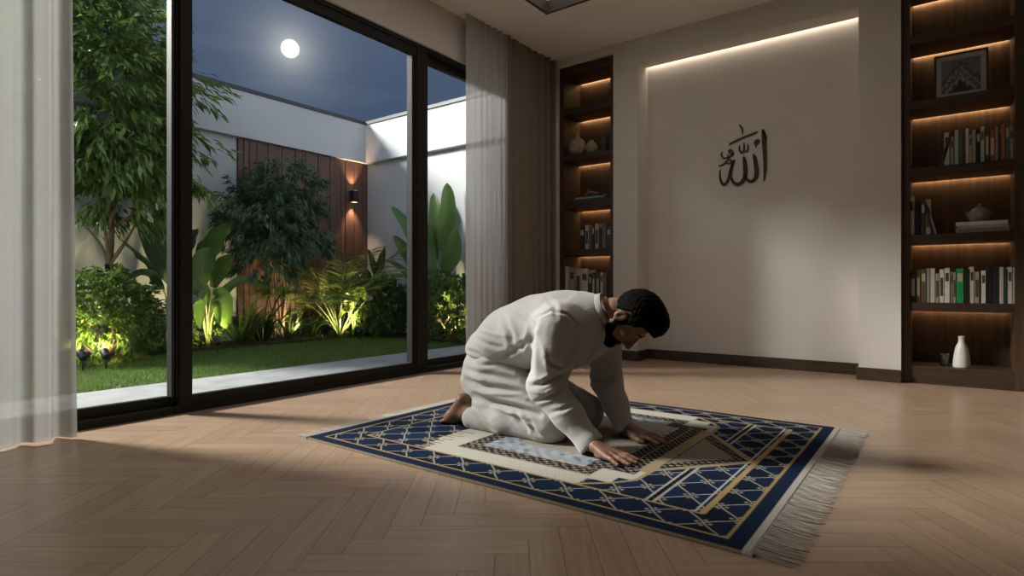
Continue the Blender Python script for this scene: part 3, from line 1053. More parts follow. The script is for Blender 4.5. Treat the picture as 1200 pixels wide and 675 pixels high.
# patterned inner frame
ifr = inside(.66, 1.30, .295, RLY - .295)
ifr = np.maximum(ifr, inside(.70, 1.43, .40, RLY - .40))
fld = inside(.735, 1.235, .375, RLY - .375)
fld = np.maximum(fld, inside(.735, 1.31, .47, RLY - .47))
key = ((np.floor(GX / .021) + np.floor(GY / .0185)) % 2)
key2 = ((np.floor((GX + .012) / .0135) * 3 + np.floor(GY / .0135) * 5) % 7) < 3
paint(ifr, C_DARK * .9 + C_NAVY * .25)
paint(ifr * key * .85, C_TAN)
paint(ifr * key2 * .8, C_NAVY)
for yy in (.300, .372, RLY - .300, RLY - .372): line(.68, yy, 1.29, yy, .007, C_GOLD)
ir = inside(1.31, 1.425, .47, RLY - .47)
paint(ir, C_DARK)
paint(ir * ((np.sin(GX * 190) * np.sin(GY * 170) > .25)) * .85, C_GREIGE)
line(1.30, .46, 1.30, RLY - .46, .008, C_TAN)
line(1.365, .46, 1.365, RLY - .46, .006, C_TAN)
nzf = (np.sin(GX * 47 + 3 * np.sin(GY * 31)) * np.sin(GY * 41 + 2 * np.sin(GX * 37)) + np.sin(GX * 101 + GY * 87) * .5)
paint(fld, C_PALE)
paint(fld * (nzf > .45) * .5, C_CREAM)
paint(fld * (nzf < -.55) * .45, C_NAVY * 2.2)
ctr = inside(.83, 1.29, .50, RLY - .50)
paint(ctr, C_GREIGE * 1.25)
# mihrab triangle
TA, TB, TC = (1.475, .50), (1.738, RLY / 2 - .005), (1.475, RLY - .50)
line(1.445, .47, 1.445, RLY - .47, .05, C_TAN)
line(1.428, .47, 1.428, RLY - .47, .006, C_GOLD)
tri = poly([TA, TB, TC])
paint(tri, C_DARK)
paint(tri * (np.sin(GX * 150) * np.sin(GY * 170) > .1) * .8, C_TAN)
inner = poly([(1.475, .605), (1.665, RLY / 2 - .004), (1.475, RLY - .605)])
paint(inner, C_GREIGE)
paint(inner * (nzf > .55) * .3, C_TAN * .8)
# spandrel double lines
out = core * (1 - tri)
for xx in (1.565, 1.592):
    paint(out * band(GX - xx, .008), C_CREAM * .95)
paint(out * band(GX - 1.578, .014), C_DARK)
line(*TA, *TB, .03, C_TAN); line(*TB, *TC, .03, C_TAN)
line(TA[0], TA[1] + .02, TB[0] - .03, TB[1], .005, C_DARK); line(TB[0] - .03, TB[1], TC[0], TC[1] - .02, .005, C_DARK)
paint(core * band(GX - (ix1 - .022), .007), C_CREAM)
# rules
for (xa, xb, ya, yb, w) in ((b0, b1, b2, b3, .010), (ix0, ix1, iy0, iy1, .011)):
    rim = inside(xa - w / 2, xb + w / 2, ya - w / 2, yb + w / 2) * (1 - inside(xa + w / 2, xb - w / 2, ya + w / 2, yb - w / 2))
    paint(rim, C_GOLD)
paint(inside(ix1 - .009, ix1 + .011, iy0, iy1), C_GOLD * 1.05)
paint(np.clip((.007 - GY) / AA, 0, 1) + np.clip((GY - RLY + .007) / AA, 0, 1), C_TAN * .8)
paint(np.clip((GX - RLX + .03) / AA, 0, 1), C_CREAM * .85)
paint(np.clip((.012 - GX) / AA, 0, 1), C_NAVY)

rgp = empty('prayer_rug', ((RX0 + RX1) / 2, (RY0 + RY1) / 2, 0), 'navy and gold patterned prayer rug with fringed ends on the parquet floor', 'rug')
Z = np.full(GX.shape, RZ) + .0006 * np.sin(GX * 9) * np.sin(GY * 7)
edge = np.minimum(np.minimum(GX, RLX - GX), np.minimum(GY, RLY - GY))
Z = np.where(edge < .004, RZ - .004, Z)
V = np.stack([RX0 + GX, RY0 + GY, Z], -1).reshape(-1, 3)
idx = np.arange(nx * ny).reshape(ny, nx)
Fq = np.stack([idx[:-1, :-1], idx[:-1, 1:], idx[1:, 1:], idx[1:, :-1]], -1).reshape(-1, 4)
# skirt down to the floor
ring = np.concatenate([idx[0, :], idx[1:, -1], idx[-1, -2::-1], idx[-2:0:-1, 0]])
n0 = len(V)
low = V[ring].copy(); low[:, 2] = .0004
V = np.concatenate([V, low])
k = np.arange(len(ring)); k2 = (k + 1) % len(ring)
Fs = np.stack([n0 + k, n0 + k2, ring[k2], ring[k]], -1)
cols = np.concatenate([rug.reshape(-1, 3), rug.reshape(-1, 3)[ring]])
M['rug'] = make_vcol('rug_pile', 'pattern')
ro = np_mesh('pile', V, np.concatenate([Fq, Fs]), M['rug'], rgp)
ca = ro.data.color_attributes.new('pattern', 'FLOAT_COLOR', 'POINT')
ca.data.foreach_set('color', np.concatenate([cols, np.ones((len(cols), 1))], 1).astype(np.float32).ravel())


def fringe(x, sgn, n, ln, name):
    rr_ = random.Random(4 if sgn > 0 else 5)
    V, Fq = [], []
    for i in range(n):
        y = RY0 + (i + .5) / n * RLY + rr_.uniform(-.002, .002)
        r = .0016
        L = ln * rr_.uniform(.9, 1.07)
        sw = rr_.uniform(-.012, .012)
        ms = 6
        for j in range(ms + 1):
            t_ = j / ms
            cx_ = x + sgn * L * t_
            cy_ = y + sw * t_ * t_ + .002 * math.sin(t_ * 7 + i)
            cz_ = .0075 * (1 - t_) ** 2 + .0032 + (.0006 if i % 2 else 0)
            k_ = r * (1.15 if j in (0, 1) else (1 if j < ms else .5))
            for q in range(5):
                an = q / 5 * 2 * math.pi
                V.append((cx_, cy_ + k_ * math.cos(an), max(.0006, cz_ + k_ * math.sin(an))))
        base = len(V) - 5 * (ms + 1)
        for j in range(ms):
            for q in range(5):
                a_ = base + j * 5 + q
                b_ = base + j * 5 + (q + 1) % 5
                Fq.append((a_, b_, b_ + 5, a_ + 5))
    return np_mesh(name, V, Fq, M['fringe'], rgp)


M['fringe'] = make_fabric('fringe_cotton', (.40, .36, .32, 1), .9, 600, .2, .15)
fringe(RX1 - .002, 1, 190, .112, 'fringe')['label'] = 'cream cotton fringe'
fringe(RX0 + .002, -1, 190, .10, 'fringe')['label'] = 'cream cotton fringe'
# cloth folds: (points, width, height); positive stands out, negative is pressed in
TROUSER_FOLDS = [
    ([(546, 432), (560, 437), (580, 440), (604, 446)], 3.0, -.010),
    ([(548, 446), (566, 452), (590, 456), (622, 462)], 3.0, -.012),
    ([(552, 456), (575, 461), (600, 462), (618, 460)], 2.6, .007),
    ([(556, 465), (580, 472), (606, 478), (632, 486)], 3.4, -.018),
    ([(566, 472), (590, 480), (612, 489)], 2.4, .007),
    ([(548, 474), (562, 480), (572, 490)], 2.4, -.007),
    ([(604, 484), (610, 494), (620, 504)], 2.6, -.010),
    ([(612, 486), (618, 496), (626, 500)], 2.2, .008),
    ([(622, 494), (626, 506), (634, 512)], 2.2, -.007),
    ([(556, 484), (566, 496), (580, 506)], 2.4, -.006),
    ([(562, 428), (580, 427), (600, 436)], 2.4, -.008),
    ([(554, 440), (564, 446), (570, 444)], 2.2, .006),
    ([(672, 450), (686, 466), (694, 484)], 2.6, -.006),
    ([(620, 470), (640, 478), (655, 490)], 2.6, -.007),
]
TUNIC_FOLDS = [
    ([(576, 424), (596, 414), (614, 404), (626, 394)], 3.4, -.008),
    ([(590, 372), (598, 390), (602, 410)], 3.2, -.008),
    ([(556, 396), (572, 404), (590, 408)], 2.6, -.006),
    ([(546, 410), (558, 414), (572, 424)], 2.4, -.008),
    ([(562, 386), (580, 392), (596, 394)], 2.4, .005),
    ([(628, 374), (623, 392), (622, 420), (622, 442)], 3.2, -.010),
    ([(629, 372), (646, 364), (664, 368), (678, 382)], 1.6, -.005),
    ([(678, 384), (672, 404), (664, 424)], 3.0, -.010),
    ([(690, 386), (684, 402), (674, 420)], 2.6, .007),
    ([(700, 398), (692, 414), (680, 430)], 2.4, -.008),
    ([(622, 452), (636, 450), (652, 442), (664, 436)], 3.0, -.012),
    ([(626, 460), (640, 460), (654, 452)], 2.4, .008),
    ([(628, 470), (642, 466), (656, 458)], 2.4, -.008),
    ([(640, 420), (650, 428), (660, 430)], 2.6, -.007),
    ([(634, 400), (640, 420), (642, 438)], 3.2, .006),
    ([(645, 484), (660, 480), (672, 474)], 2.4, -.005),
    ([(690, 446), (704, 446), (716, 440)], 2.6, -.010),
    ([(696, 456), (708, 456), (720, 450)], 2.2, .006),
    ([(640, 350), (650, 358), (652, 372)], 3.0, -.004),
    ([(600, 362), (618, 372), (626, 384)], 3.0, -.006),
]
# ================================================================ THE KNEELING MAN
class Field:
    """signed distance field on a grid, meshed with surface nets"""

    def __init__(s, lo, hi, h):
        s.lo = np.array(lo, float); s.h = h
        s.n = np.ceil((np.array(hi) - s.lo) / h).astype(int) + 1
        s.d = np.full(s.n, 1.0, dtype=np.float32)

    def _win(s, lo, hi, pad):
        a = np.clip(np.floor((np.array(lo) - pad - s.lo) / s.h).astype(int), 0, s.n)
        b = np.clip(np.ceil((np.array(hi) + pad - s.lo) / s.h).astype(int) + 1, 0, s.n)
        ax = [s.lo[i] + s.h * np.arange(a[i], b[i]) for i in range(3)]
        return tuple(slice(a[i], b[i]) for i in range(3)), np.meshgrid(*ax, indexing='ij')

    def merge(s, win, v, k, sub=False):
        d = s.d[win]
        v = v.astype(np.float32)
        if sub:
            v = -v
            if k > 0:
                hh = np.clip(.5 - .5 * (v - d) / k * -1, 0, 1)
                hh = np.clip(.5 + .5 * (v - d) / k, 0, 1)
                s.d[win] = d * (1 - hh) + v * hh + k * hh * (1 - hh)
            else:
                s.d[win] = np.maximum(d, v)
            return
        if k > 0:
            hh = np.clip(.5 + .5 * (v - d) / k, 0, 1)
            s.d[win] = v * (1 - hh) + d * hh - k * hh * (1 - hh)
        else:
            s.d[win] = np.minimum(d, v)

    def cone(s, p, q, r0, r1, k=.02, sub=False, ys=1.0, yc=0.0):
        """round cone; ys<1 widens it sideways (along Y) about yc"""
        p, q = np.array(p, float), np.array(q, float)
        m = max(r0, r1)
        lo, hi = np.minimum(p, q) - m, np.maximum(p, q) + m
        if ys != 1: lo[1] = min(p[1], q[1]) - m / ys; hi[1] = max(p[1], q[1]) + m / ys
        win, (X, Y, Z) = s._win(lo, hi, k + 3 * s.h + .02)
        if X.size == 0: return
        if ys != 1: Y = yc + (Y - yc) * ys; p[1] = yc + (p[1] - yc) * ys; q[1] = yc + (q[1] - yc) * ys
        ba = q - p
        t = np.clip(((X - p[0]) * ba[0] + (Y - p[1]) * ba[1] + (Z - p[2]) * ba[2]) / max(1e-9, ba @ ba), 0, 1)
        v = np.sqrt((X - p[0] - t * ba[0]) ** 2 + (Y - p[1] - t * ba[1]) ** 2 + (Z - p[2] - t * ba[2]) ** 2) - (r0 + (r1 - r0) * t)
        s.merge(win, v, k, sub)

    def chain(s, pts, radii, k=.02, **kw):
        for i in range(len(pts) - 1): s.cone(pts[i], pts[i + 1], radii[i], radii[i + 1], k, **kw)

    def ell(s, c, r, R=None, k=.02, sub=False):
        c = np.array(c, float); r = np.array(r, float)
        m = r.max()
        win, (X, Y, Z) = s._win(c - m, c + m, k + 3 * s.h + .02)
        if X.size == 0: return
        P = np.stack([X - c[0], Y - c[1], Z - c[2]], -1)
        if R is not None: P = P @ np.array(R, float)      # columns of R are the local axes
        k0 = np.linalg.norm(P / r, axis=-1)
        k1 = np.linalg.norm(P / (r * r), axis=-1) + 1e-9
        s.merge(win, np.where(k0 < 1e-6, -r.min(), k0 * (k0 - 1) / k1), k, sub)

    def cut(s, p, n, k=0.0, lo=None, hi=None):
        """remove what lies on the side n points to"""
        if lo is None: win, (X, Y, Z) = s._win(s.lo, s.lo + s.h * s.n, 0)
        else: win, (X, Y, Z) = s._win(lo, hi, 0)
        n = np.array(n, float); n /= np.linalg.norm(n)
        v = ((X - p[0]) * n[0] + (Y - p[1]) * n[1] + (Z - p[2]) * n[2]).astype(np.float32)
        d = s.d[win]
        if k:
            hh = np.clip(.5 + .5 * (v - d) / k, 0, 1)
            s.d[win] = d * (1 - hh) + v * hh + k * hh * (1 - hh)
        else:
            s.d[win] = np.maximum(d, v)

    def mesh(s):
        d = s.d
        n = d.shape
        sg = d < 0
        c = np.zeros((n[0] - 1, n[1] - 1, n[2] - 1), np.int8)
        offs = [(i, j, k) for i in (0, 1) for j in (0, 1) for k in (0, 1)]
        for (i, j, k) in offs: c += sg[i:n[0] - 1 + i, j:n[1] - 1 + j, k:n[2] - 1 + k]
        I = np.argwhere((c > 0) & (c < 8))
        cv = np.stack([d[I[:, 0] + o[0], I[:, 1] + o[1], I[:, 2] + o[2]] for o in offs], 1)
        acc = np.zeros((len(I), 3)); cnt = np.zeros(len(I))
        for a in range(8):
            for b_ in range(a + 1, 8):
                oa, ob = np.array(offs[a]), np.array(offs[b_])
                if np.abs(oa - ob).sum() != 1: continue
                va, vb = cv[:, a], cv[:, b_]
                m = (va < 0) != (vb < 0)
                t = np.where(m, va / np.where(m, va - vb, 1), 0)
                acc += np.where(m[:, None], oa + t[:, None] * (ob - oa), 0)
                cnt += m
        V = s.lo + s.h * (I + acc / cnt[:, None])
        vid = np.full(c.shape, -1, np.int64)
        vid[I[:, 0], I[:, 1], I[:, 2]] = np.arange(len(I))
        F = []
        for ax in range(3):
            o1, o2 = [(1, 2), (2, 0), (0, 1)][ax]
            sl0 = [slice(None)] * 3; sl1 = [slice(None)] * 3
            sl0[ax] = slice(0, n[ax] - 1); sl1[ax] = slice(1, n[ax])
            ch = sg[tuple(sl0)] != sg[tuple(sl1)]
            E = np.argwhere(ch)
            ok = np.ones(len(E), bool)
            for o in (o1, o2): ok &= (E[:, o] > 0) & (E[:, o] < n[o] - 1)
            E = E[ok]
            flip = sg[E[:, 0], E[:, 1], E[:, 2]]
            q = []
            for (a, b_) in ((-1, -1), (0, -1), (0, 0), (-1, 0)):
                P = E.copy(); P[:, o1] += a; P[:, o2] += b_
                q.append(vid[P[:, 0], P[:, 1], P[:, 2]])
            q = np.stack(q, 1)
            q[~flip] = q[~flip][:, ::-1]
            F.append(q)
        F = np.concatenate(F)
        F = F[(F >= 0).all(1)]
        return V, F


def adj_smooth(V, F, it=1, lam=.5):
    V = V.copy()
    e = np.concatenate([F[:, [0, 1]], F[:, [1, 2]], F[:, [2, 3]], F[:, [3, 0]]])
    deg = np.bincount(e[:, 0], minlength=len(V)) + np.bincount(e[:, 1], minlength=len(V))
    for _ in range(it):
        A = np.zeros_like(V)
        for c in range(3):
            A[:, c] = np.bincount(e[:, 0], V[e[:, 1], c], len(V)) + np.bincount(e[:, 1], V[e[:, 0], c], len(V))
        V = V + lam * (A / np.maximum(deg, 1)[:, None] - V)
    return V


def normals(V, F):
    n = np.cross(V[F[:, 2]] - V[F[:, 0]], V[F[:, 3]] - V[F[:, 1]])
    N_ = np.zeros_like(V)
    for k in range(4):
        for c in range(3): N_[:, c] += np.bincount(F[:, k], n[:, c], len(V))
    return N_ / np.maximum(1e-12, np.linalg.norm(N_, axis=1))[:, None]


def project(V):
    R = CS * V[:, 0] + SN * V[:, 1]
    D = -SN * V[:, 0] + CS * V[:, 1]
    return 600 + F_PX * R / D, HZ - F_PX * (V[:, 2] - EYE) / D


def creases(V, F, folds):
    """press cloth folds into the surface: each is a polyline (in photo units on the near side), width, height"""
    N_ = normals(V, F)
    V = V.copy()
    U, W = project(V)
    face = (N_ @ np.array([.45, -.89, .1])) > -.15
    disp = np.zeros(len(V))
    for pts, w, a in folds:
        best = np.full(len(V), 1e9); along = np.zeros(len(V))
        tot = len(pts) - 1
        for i in range(tot):
            (x0, y0), (x1, y1) = pts[i], pts[i + 1]
            dx, dy = x1 - x0, y1 - y0
            t = np.clip(((U - x0) * dx + (W - y0) * dy) / (dx * dx + dy * dy + 1e-9), 0, 1)
            r = np.hypot(U - x0 - t * dx, W - y0 - t * dy)
            m = r < best
            along = np.where(m, (i + t) / tot, along)
            best = np.minimum(best, r)
        a = a * 1.0
        env = np.sin(np.pi * np.clip(along * .92 + .04, 0, 1)) ** .6
        disp += a * env * np.exp(-(best / w) ** 2)
        # shoulder next to a pressed-in fold
        if a < 0: disp += -.45 * a * env * np.exp(-((best - 1.9 * w) / (w)) ** 2)
    return V + N_ * (disp * face)[:, None]


PH = on_y
YM = 2.34             # the man's middle plane
YNr, YFr = 2.20, 2.49  # near and far leg


def pp(u, v, Y): return np.array(on_y(u, v, Y))


# ---- limb joints, read off the photograph and given their own depth
J = dict(
    sh_n=pp(655, 384, 2.16), el_n=pp(640, 453, 2.10), wr_n=pp(692, 520, 2.10),
    sh_f=pp(708, 393, 2.53), el_f=pp(711, 446, 2.56), wr_f=pp(733, 504, 2.44),
    hip_n=pp(582, 436, 2.24), kn_n=pp(643, 499, 2.19), an_n=pp(556, 490, 2.17),
    hip_f=pp(592, 432, 2.45), kn_f=pp(686, 482, 2.49), an_f=pp(585, 482, 2.48),
)

# ---- head frame
YAWH = math.radians(14)
e_ = np.array([math.cos(YAWH), math.sin(YAWH), 0.0])
fwd = .31 * e_ + np.array([0, 0, -.951]); fwd /= np.linalg.norm(fwd)
upv = .951 * e_ + np.array([0, 0, .31]); upv /= np.linalg.norm(upv)
lat = np.cross(fwd, upv)                      # his right-hand side
if lat[1] > 0: lat = -lat
HS = 1.10
ear = pp(724, 371, 2.25)
HC = ear - lat * .078 * HS + e_ * .018
HR = np.stack([lat, fwd, upv], 1)


def hd(x, y, z): return HC + HS * (lat * x + fwd * y + upv * z)


def head(f, grow=0.0):
    g = grow
    s = HS
    f.ell(hd(0, .004, .042), (np.array([.076, .088, .086]) * s + g), HR, k=.01)
    f.ell(hd(0, .040, -.018), (np.array([.060, .060, .084]) * s + g), HR, k=.02)
    f.cone(hd(.048, .012, -.042), hd(.020, .076, -.090), .022 * s + g, .018 * s + g, k=.025)
    f.cone(hd(-.048, .012, -.042), hd(-.020, .076, -.090), .022 * s + g, .018 * s + g, k=.025)
    f.cone(hd(-.014, .079, -.091), hd(.014, .079, -.091), .017 * s + g, .017 * s + g, k=.02)
    if g: return
    f.cone(hd(-.036, .084, .032), hd(.036, .084, .032), .011 * s, .011 * s, k=.014)          # brow
    for sx in (-1, 1):
        f.ell(hd(sx * .033, .101, .010), np.array([.017, .013, .012]) * s, HR, k=.012, sub=True)   # socket
        f.ell(hd(sx * .033, .081, .009), np.array([.014, .0135, .0125]) * s, HR, k=.003)           # lowered lid
        f.ell(hd(sx * .046, .068, -.020), np.array([.022, .018, .018]) * s, HR, k=.02)             # cheekbone
        f.ell(hd(sx * .0125, .104, -.036), np.array([.009, .010, .008]) * s, HR, k=.008)           # nostril wing
    f.cone(hd(0, .094, .020), hd(0, .118, -.030), .0085 * s, .0125 * s, k=.010)              # nose
    f.cone(hd(-.018, .098, -.062), hd(.018, .098, -.062), .0080 * s, .0075 * s, k=.006)      # upper lip
    f.cone(hd(-.015, .095, -.074), hd(.015, .095, -.074), .0090 * s, .0085 * s, k=.006)      # lower lip
    f.cone(hd(-.026, .106, -.0685), hd(.026, .106, -.0685), .0022 * s, .0022 * s, k=.004, sub=True)
    # ears
    for sx in (-1, 1):
        c = hd(sx * .079, -.006, -.002)
        Rt = np.stack([lat * sx, fwd, upv], 1)
        tilt = np.array(Matrix.Rotation(math.radians(-14), 3, Vector(lat * sx)))
        f.ell(c, np.array([.0085, .0205, .029]) * s, tilt @ Rt, k=.006)
        f.ell(c + lat * sx * .010 * s + fwd * .002, np.array([.006, .010, .021]) * s, tilt @ Rt, k=.004, sub=True)
        f.ell(hd(sx * .077, .000, -.030), np.array([.006, .008, .009]) * s, Rt, k=.005)


def hand(f, wrist, theta, thumb, sc=1.0, wrist_up=.045, spread=1.0, floor=None):
    """palm-down hand on the rug; theta heading in XY, thumb=+1 to its left"""
    dx = np.array([math.cos(theta), math.sin(theta), 0]); dy = np.array([-math.sin(theta), math.cos(theta), 0]) * thumb
    up = np.array([0, 0, 1.0])
    base = np.array([wrist[0], wrist[1], 0.0])
    fz = floor

    def q(a, b_, c): return base + dx * a * sc + dy * b_ * sc + up * (fz + c * sc)
    # palm: four metacarpals fan out of the wrist
    kn = {}
    for i, (b0, b1, ln) in enumerate(((.012, .030, .088), (.004, .009, .092), (-.006, -.012, .087), (-.014, -.031, .078))):
        k_ = q(ln, b1 * spread, .0225 if i in (0, 3) else .027)
        kn[i] = k_
        f.cone(q(.004, b0, wrist_up), k_, .0165 * sc, .0118 * sc, k=.012)
    f.ell(q(.045, -.022, .018), np.array([.032, .016, .015]) * sc, np.stack([dx, dy, up], 1), k=.012)
    f.ell(q(.035, .020, .020), np.array([.030, .018, .016]) * sc, np.stack([dx, dy, up], 1), k=.012)
    # fingers
    for i, (ln, sp) in enumerate(((.074, .12), (.082, .02), (.076, -.09), (.060, -.24))):
        d = dx * math.cos(sp * spread) + dy * math.sin(sp * spread)
        a = kn[i]
        b_ = a + d * ln * .44 * sc; b_[2] = fz + .0205 * sc
        c = a + d * ln * .76 * sc; c[2] = fz + .0125 * sc
        e = a + d * ln * 1.0 * sc; e[2] = fz + .0085 * sc
        f.chain([a, b_, c, e], [.0102 * sc, .0094 * sc, .0084 * sc, .0068 * sc], k=.004)
        f.ell(e + d * .002 + up * .0052 * sc, np.array([.0055, .0045, .0018]) * sc, np.stack([d, np.cross(up, d), up], 1), k=.001)   # nail
    # thumb leaves the side of the palm near its base
    t0, t1 = q(.022, .022, .024), q(.052, .047, .018)
    t2, t3 = q(.078, .058, .012), q(.098, .060, .0095)
    f.chain([t0, t1, t2, t3], [.0165 * sc, .0125 * sc, .0105 * sc, .008 * sc], k=.008)


PZ = RZ + .0005
H_N = dict(wrist=np.array(on_z(697, 530, .03)), theta=math.radians(-4), thumb=1)
H_F = dict(wrist=np.array(on_z(737, 508, .03)), theta=math.radians(-2), thumb=-1)


def foot(f, ankle, y, heel, ball, toe):
    """foot stretched out behind, sole up and back, toes on the rug"""
    f.cone(ankle, heel, .034, .031, k=.02)
    f.cone(heel, ball, .030, .031, k=.025, ys=.8, yc=y)
    f.cone(ankle, ball, .036, .026, k=.03, ys=.85, yc=y)
    for i, o in enumerate((-.036, -.018, -.002, .013, .028)):
        b_ = ball + np.array([.004, o * .85, -.006])
        t_ = toe + np.array([.006 * abs(i - (3 if y < YM else 1)), o, 0])
        if i == (4 if y < YM else 0): f.chain([b_, t_], [.015, .0135], k=.006)
        else: f.chain([b_, t_], [.0115, .0095], k=.005)


# ---- body: one continuous skin
LO, HI = (-2.22, 1.95, -.01), (-.80, 2.78, .80)
body = Field(LO, HI, .0036)
sp = [pp(585, 425, YM), pp(612, 398, YM), pp(655, 380, YM), pp(690, 370, YM + .005)]
body.chain(sp, [.10, .105, .125, .10], k=.05, ys=.72, yc=YM)
body.cone(sp[3], hd(0, -.030, -.035), .070, .062, k=.03)                # neck
body.cone(sp[3] + np.array([.01, 0, -.02]), hd(0, .0, -.06), .055, .052, k=.03)
for s in 'nf':
    body.cone(sp[2] + np.array([.03, 0, 0]), J['sh_' + s], .08, .062, k=.04)
    body.chain([J['sh_' + s], J['el_' + s], J['wr_' + s]], [.055, .043, .031], k=.025)
    body.chain([J['hip_' + s], J['kn_' + s]], [.088, .058], k=.04)
    body.chain([J['kn_' + s], J['an_' + s]], [.050, .036], k=.02)
body.cone(J['wr_n'], H_N['wrist'] + np.array([.004, 0, .022]), .031, .026, k=.015)
body.cone(J['wr_f'], H_F['wrist'] + np.array([.004, 0, .022]), .030, .026, k=.015)
hand(body, floor=PZ, sc=1.03, spread=1.25, **H_N)
hand(body, floor=PZ, sc=1.03, spread=1.1, **H_F)
foot(body, pp(553, 484, 2.17), 2.17, pp(543, 469, 2.165), pp(529, 489, 2.16), np.array([*np.array(on_y(520, 491, 2.155))[:2], .022]))
af = J['an_f']
foot(body, af, 2.48, af + np.array([-.05, 0, .045]), af + np.array([-.12, 0, -.03]), np.array([af[0] - .16, 2.485, .022]))
head(body)
body.cut((0, 0, RZ + .0008), (0, 0, -1))
Vb, Fb = body.mesh()
Vb = adj_smooth(Vb, Fb, 1, .35)

t = NT('skin')
p = t.n('ShaderNodeBsdfPrincipled', i_Roughness=.5)
p.inputs['Subsurface Weight'].default_value = .08
p.inputs['Subsurface Radius'].default_value = (.012, .005, .003)
tc_ = t.n('ShaderNodeTexCoord')
nz_ = t.n('ShaderNodeTexNoise', i_Scale=22, i_Detail=5)
t.l(tc_, 'Object', nz_, 'Vector')
t.t.links.new(t.ramp(nz_.outputs[0], [(.3, (.22, .108, .066, 1)), (.7, (.30, .155, .098, 1))]), p.inputs['Base Color'])
n2_ = t.n('ShaderNodeTexNoise', i_Scale=160, i_Detail=3)
t.l(tc_, 'Object', n2_, 'Vector')
bp_ = t.n('ShaderNodeBump', i_Strength=.12, i_Distance=.003)
t.l(n2_, 0, bp_, 'Height')
t.l(bp_, 0, p, 'Normal')
t.l(p, 0, t.out, 0)
M['skin'] = t.m

person = np_mesh('person', Vb, Fb, M['skin'])
tag(person, 'person in white tunic and trousers kneeling forward with both hands on the prayer rug', 'person')

# ---- hair and beard: shells over the head, kept to the hairline
HLO, HHI = HC - .24, HC + .24


def local(V):
    return (V - HC) @ HR / HS


hair = Field(HLO, HHI, .0032)
head(hair, .005)
hair.ell(hd(0, .010, .058), np.array([.088, .098, .096]) * HS, HR, k=.02)
hair.ell(hd(0, .055, .100), np.array([.072, .060, .056]) * HS, HR, k=.03)
win, (X, Y, Z) = hair._win(HLO, HHI, 0)
P = (np.stack([X, Y, Z], -1) - HC) @ HR / HS
x_, y_, z_ = P[..., 0], P[..., 1], P[..., 2]
# hairline height as a function of how far forward: nape - behind ear - sideburn - temple - forehead
zl_ = np.interp(y_, [-.13, -.085, -.045, -.022, -.012, .006, .012, .026, .034, .052, .060, .085, .13], [-.055, -.052, -.030, .012, .036, .036, -.028, -.032, .006, .030, .060, .074, .078])
hair.d[win] = np.maximum(hair.d[win], ((zl_ - z_) * .75 * HS).astype(np.float32))
# leave the ears free
for sx in (-1, 1):
    hair.ell(hd(sx * .088, -.004, .000), np.array([.022, .024, .037]) * HS, HR, k=.006, sub=True)
Vh, Fh = hair.mesh()
Vh = adj_smooth(Vh, Fh, 2, .5)
Nh = normals(Vh, Fh)
Lh = local(Vh)
wv = np.sin(Lh[:, 1] * 260 + 40 * Lh[:, 0] + 3 * np.sin(Lh[:, 2] * 90)) * np.sin(Lh[:, 2] * 170 + 60 * Lh[:, 0])
Vh = Vh + Nh * (.0016 * wv)[:, None]
M['hair'] = plain('black_hair', (.004, .0034, .003, 1), .8, noise=.3, nscale=90, bump=.4, bscale=240, spec=.08)
np_mesh('hair', Vh, Fh, M['hair'], person)

beard = Field(HLO, HHI, .003)
head(beard, .0045)
win, (X, Y, Z) = beard._win(HLO, HHI, 0)
P = (np.stack([X, Y, Z], -1) - HC) @ HR / HS
x_, y_, z_ = P[..., 0], P[..., 1], P[..., 2]
top = np.interp(y_, [-.02, .010, .024, .050, .078, .095, .12], [-.03, -.022, -.030, -.062, -.058, -.048, -.046])
m_ = np.maximum((z_ - top) * .8 * HS, (.006 - y_) * HS)
# open for the mouth
mouth = np.sqrt((x_ / 1.6) ** 2 + (z_ + .0695) ** 2) - .0125
mouth = np.maximum(mouth, .085 - y_)
m_ = np.maximum(m_, -mouth * HS)
beard.d[win] = np.maximum(beard.d[win], m_.astype(np.float32))
Vd, Fd = beard.mesh()
Vd = adj_smooth(Vd, Fd, 1, .5)
np_mesh('beard', Vd, Fd, M['hair'], person)
bq = MB()
for sx in (-1, 1):
    bq.tube([hd(sx * .014, .0965, .034), hd(sx * .030, .099, .038), hd(sx * .050, .084, .032)], [.0032, .0042, .002], 8)
bq.build('eyebrows', M['hair'], person)

# ---- trousers
tr = Field(LO, HI, .0042)
tr.ell(pp(579, 430, YM), (.138, .185, .135), None, k=.03)
tr.chain([J['hip_n'], J['kn_n']], [.128, .086], k=.05)
tr.chain([J['hip_f'], J['kn_f']], [.128, .086], k=.05)
tr.chain([J['kn_n'] + np.array([.0, 0, -.008]), pp(595, 493, 2.18), J['an_n'] + np.array([.0, 0, .004])], [.078, .074, .062], k=.03)
tr.chain([J['kn_f'] + np.array([0, 0, -.008]), J['an_f']], [.078, .06], k=.03)
tr.cone(pp(556, 447, 2.26), pp(575, 470, 2.22), .07, .07, k=.04)
tr.cone(pp(566, 440, 2.42), pp(590, 465, 2.46), .07, .07, k=.04)
tr.cut(pp(545.5, 488, 2.17), (-.93, 0, .18), k=.004, lo=(-2.22, 1.95, -.01), hi=(-1.5, 2.325, .155))
tr.cut(J['an_f'] + np.array([-.03, 0, 0]), (-1, 0, .18), k=.004, lo=(-2.22, 2.325, -.01), hi=(-1.5, 2.78, .14))
tr.cut((0, 0, RZ + .0015), (0, 0, -1))
Vt, Ft = tr.mesh()
Vt = adj_smooth(Vt, Ft, 1, .5)
Vt = creases(Vt, Ft, TROUSER_FOLDS)
Vt[:, 2] = np.maximum(Vt[:, 2], RZ + .001)
M['cloth'] = make_fabric('white_cotton', (.53, .513, .493, 1), .9, 700, .12, .05)
